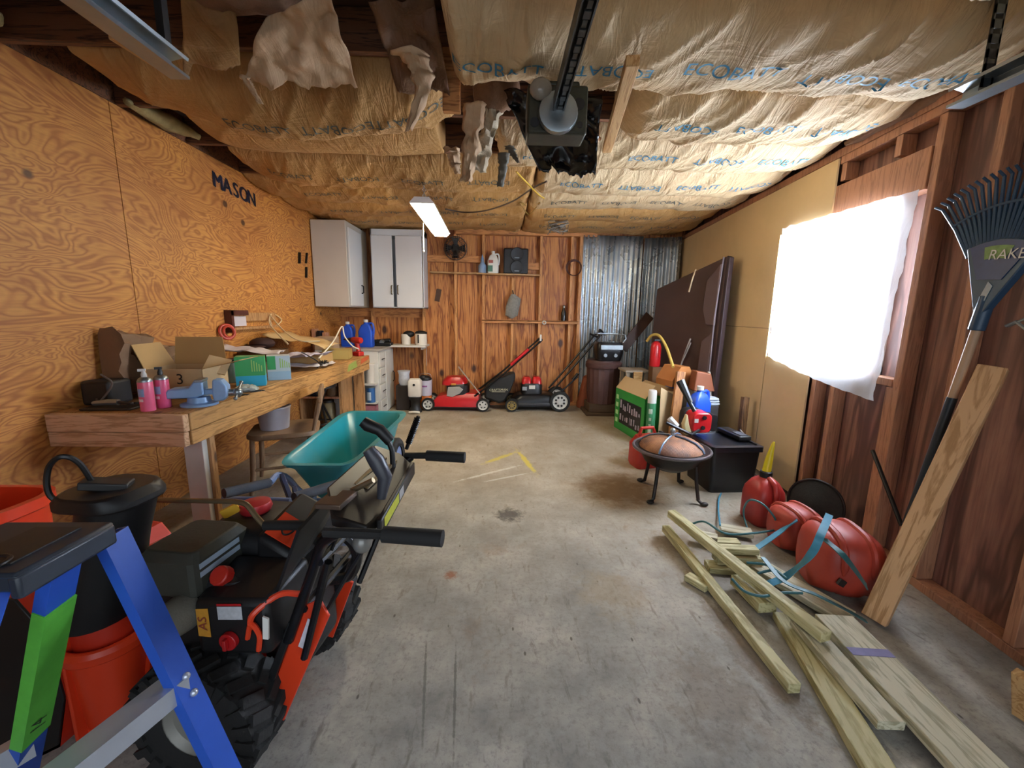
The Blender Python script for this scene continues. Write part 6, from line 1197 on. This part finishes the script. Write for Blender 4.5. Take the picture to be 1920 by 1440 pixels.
# control panel
M_PAN = mat('panel_dark', '#211d1a', .42, .0, .25, 12)
sk = lambda x, y: x+.02-.13*y
P8 = [(sk(x, y), y, z) for x, y, z in ((.335, -.20, .79), (.43, -.21, .775), (.455, -.13, .775), (.455, .20, .78), (.40, .25, .80), (.31, .24, .83), (.29, -.12, .83))]
b = MB(); b.loft([[V(p)+V((0, 0, k)) for p in P8] for k in (-.03, 0)]); cp = obj('control_panel', b, M_PAN, t, bevel=.006)
b = MB(); b.loft([[V((sk(.448+k, y), y, z)) for y, z in ((-.19, .735), (.21, .74), (.21, .785), (-.19, .782))] for k in (0, .014)]); fc = obj('panel_edge', b, M_ENG, cp, bevel=.004)
b = MB(); b.loft([[V((sk(x, y), y, z)) for y, z in ((-.165, .748), (-.02, .748), (-.02, .776), (-.165, .776))] for x in (.4625, .4635)]); obj('yellow_label', b, mat('label_acid', '#c3c83a', .5, 0, .3, 80), fc)
b = MB(); b.loft([[V((sk(x, y), y, z)) for y, z in ((-.01, .748), (.04, .748), (.04, .776), (-.01, .776))] for x in (.4625, .4635)]); obj('white_label', b, mat('label_white', '#b9bcc2', .5), fc)
b = MB()
for k in range(2): b.b2((.36+k*.035, -.05, .801-.008*k), (.372+k*.035, .17, .812-.008*k))
obj('shift_slot', b, mat('slot_brass', '#7d6a48', .4, .4), cp)
b = MB(); b.b2((.33, -.19, .80), (.40, -.10, .815)); obj('lever_plate', b, mat('plate_bronze', '#5c4a3c', .4, .4), cp, bevel=.003)
def lever(nm, pts, rs, m): b = MB(); b.tube(bez(pts, 5), rs, 10); return obj(nm, b, m, t, w=True)
b = MB(); b.tube([(-0.316,1.050,0.800), (-0.307,1.060,0.857), (-0.329,1.060,0.906), (-0.349,1.060,0.936)], [.012, .020, .022, .016], 12); obj('shift_lever', b, mat('lever_grey', '#3a3c44', .4), t, w=True)
b = MB(); b.tube([(-0.349,1.300,0.784), (-0.350,1.300,0.849), (-0.363,1.300,0.891)], .009, 8); b.tube([(-0.354,1.300,0.880), (-0.387,1.300,0.919), (-0.425,1.300,0.935), (-0.441,1.300,0.948)], [.018, .02, .022, .018], 10); obj('chute_lever', b, M_BLK, t, w=True)
b = MB(); a0, a1 = V((-0.331,1.420,0.814)), V((-0.285,1.420,0.936)); b.tube([a0, a1], .007, 8)
for k in range(14): p = a0.lerp(a1, .2+.055*k); b.ring(p, .010, .003, a1-a0, 10, 5)
obj('spring_rod', b, M_BLKM, t, w=True)
b = MB(); b.tube([(-1.082,1.220,0.714), (-0.794,1.180,0.728)], .008, 8); b.tube(bez([(-0.794,1.180,0.728), (-0.754,1.170,0.723), (-0.723,1.160,0.691), (-0.691,1.150,0.662)], 5), .008, 8); b.tube([(-0.691,1.150,0.662), (-0.561,1.130,0.678)], .008, 8); b.tube(bez([(-0.561,1.130,0.678), (-0.538,1.120,0.717), (-0.512,1.110,0.756), (-0.474,1.100,0.768)], 5), .008, 8); b.tube([(-0.474,1.100,0.768), (-0.345,1.080,0.840)], .008, 8); obj('crank_rod', b, mat('rod_tan', '#8a7a5e', .35, .7), t, w=True)
b = MB(); b.tube([(-0.692,1.150,0.667), (-0.559,1.130,0.678)], .015, 10); obj('crank_grip', b, M_RUB, t, w=True)
b = MB(); b.tube(bez([(-0.332,0.980,0.753), (-0.348,0.980,0.693), (-0.401,1.000,0.604), (-0.473,1.020,0.476)], 6), .006, 6); b.tube(bez([(-0.407,1.000,0.749), (-0.496,1.050,0.553), (-0.523,1.060,0.427)], 6), .005, 6); obj('control_cable', b, M_BLK, t, w=True)
b = MB(); b.ball((-0.351,0.990,0.710), (.025, .03, .03)); obj('headlight', b, mat('light_grey', '#7d7c78', .3, .3), t, w=True)
# orange tub behind the ladder
t = thing('orange_tub', 'rounded orange-red plastic tub behind the ladder against the left wall', 'tub', (-1.84, 1.30, 0)); b = MB(); b.loft(rings_xy([(0, 0, .50, .20, .08, 0), (0, 0, .54, .22, .08, .1), (0, 0, .58, .25, .09, .62), (0, 0, .61, .28, .1, .63), (0, 0, .61, .28, .1, .665), (0, 0, .56, .24, .09, .665), (0, 0, .5, .2, .08, .12)])); obj('body', b, M_ORG, t, smooth=50)

# ================================================================ step ladder
t = thing('step_ladder', 'blue fibreglass step ladder with green tape in the lower left foreground', 'ladder', (-.80, .62, 0))
M_FIB = mat('fibreglass_blue', '#1f4fb0', .45, 0, .1, 20); M_CAP = mat('cap_grey', '#232b36', .45, 0, .3, 9); M_ALU = mat('aluminium', '#c3cad6', .35, .6, .1, 14)
T1, T2 = V((-0.722,0.727,0.900)), V((-0.739,0.578,0.900)); T2.x = T1.x
cxx = T1.x
b = MB(); b.b2((cxx-.17, T2.y, .87), (cxx, T1.y+.0, .90)); b.b2((cxx-.19, T2.y-.004, .895), (cxx+.004, T1.y+.006, .905)); b.b2((cxx-.012, T2.y-.004, .862), (cxx+.006, T1.y+.006, .90)); cpo = obj('top_cap', b, M_CAP, t, w=True, bevel=.005)
b = MB(); b.b2((cxx-.11, T2.y+.02, .9055), (cxx-.03, T1.y-.02, .908)); obj('tool_tray', b, mat('tray_black', '#121417', .5), cpo, w=True); b = MB(); b.ring((cxx-.06, T2.y+.02, .907), .02, .004); obj('tool_hole', b, M_BLK, cpo, w=True)
def rail(nm, p, q, m, w=.055, d=.022, parent=None): 
    b = MB(); p = V(p); q = V(q); dd = (q-p).normalized(); fr = V((1, 0, 0)); s = dd.cross(V((0, 1, 0))).normalized(); y = dd.cross(s).normalized()
    if s.x < 0: s = -s
    # channel: flange facing +s, two webs
    for c, e in ((s*0, (w, .005)),): pass
    pr = [(-w/2, 0), (w/2, 0), (w/2, -d), (w/2-.005, -d), (w/2-.005, -.005), (-w/2+.005, -.005), (-w/2+.005, -d), (-w/2, -d)]
    b.loft([[o+y*a+s*c for a, c in pr] for o in (p, q)]); return obj(nm, b, m, parent or t, w=True, smooth=20)
r1a, r1b = V((-0.753,0.768,0.860)), V((-0.598,0.792,0.220)); r1b = r1a+(r1b-r1a)*((.86-.0)/(.86-.22)); rf = rail('front_rail', r1a, r1b, M_FIB)
r2a, r2b = V((-0.737,0.661,0.860)), V((-1.026,0.757,0.250)); r2b = r2a+(r2b-r2a)*(.86/.61); rr_ = rail('rear_rail', r2a, r2b, M_FIB, .05)
g0, g1 = r2a.lerp(r2b, .10), r2a.lerp(r2b, .50); dd = (g1-g0).normalized(); off = V((.002, -.002, 0)); rg = rail('green_tape', g0+V((.004, -.001, 0)), g1+V((.004, -.001, 0)), mat('tape_green', '#58b23c', .5, 0, .2, 40), .052, .024, rr_)
b = MB(); gm = g0.lerp(g1, .86); s_ = V((1, -.4, .0)).normalized(); upx = -dd; b.text('14', .035, gm+V((.006, -.004, 0)), upx, V((-.2, -1, 0)), .001); obj('tape_writing', b, M_BLK, rr_, w=True, smooth=0)
n1a = V((r1a.x-.03, T2.y+.015, .86)); n1b = V((r1b.x-.25, T2.y-.40, 0)); rail('front_rail', n1a, n1b, M_FIB); n2a = V((r2a.x-.08, T2.y+.015, .86)); n2b = V((r2b.x-.35, T2.y-.40, 0)); rail('rear_rail', n2a, n2b, M_FIB, .05)
for f in (.42, .80):
    p = r1a.lerp(r1b, f); q = n1a.lerp(n1b, f); b = MB(); pr = [(-.04, 0), (.015, 0), (.015, -.045), (.010, -.045), (.010, -.005), (-.036, -.005), (-.036, -.03), (-.04, -.03)]
    b.loft([[o+V((a-.012, 0, c+.02)) for a, c in pr] for o in (p, q)]); obj('step', b, M_ALU, t, w=True, smooth=20)
    b = MB()
    for k in (-.022, .022): b = MB(); b.ball(p+(r1b-r1a).normalized()*k+V((.004, .0, .0)), (.008, .008, .008), 10, 6); obj('rivet', b, M_ALU, rf, w=True)
p = r2a.lerp(r2b, .52); q = n2a.lerp(n2b, .52); b = MB(); b.loft([[o+V((a, 0, c)) for a, c in ((-.03, .02), (.0, .02), (.0, -.03), (-.03, -.03))] for o in (p, q)]); obj('rear_brace', b, M_ALU, t, w=True, smooth=20)

# ================================================================ light
w = bpy.data.worlds.new('sky'); SC.world = w; w.use_nodes = True
bg = w.node_tree.nodes['Background']; bg.inputs[0].default_value = (.80, .90, 1, 1); bg.inputs[1].default_value = 1.7
pl = bpy.data.lights.new('door_portal', 'AREA'); pl.shape = 'RECTANGLE'; pl.size = 2.74; pl.size_y = 2.12; pl.cycles.is_portal = True
po = bpy.data.objects.new('door_portal', pl); COL.objects.link(po); po.location = (.29, -1.05, 1.06); po.rotation_euler = (PI/2, 0, PI)
po.rotation_euler = (-PI/2, 0, PI)
SC.view_settings.view_transform = 'Standard'; SC.view_settings.look = 'None'; SC.view_settings.gamma = 1
SC.view_settings.use_curve_mapping = False; SC.view_settings.exposure = .68
SC.cycles.use_denoising = True; SC.cycles.max_bounces = 8; SC.cycles.diffuse_bounces = 5; SC.cycles.sample_clamp_indirect = 6
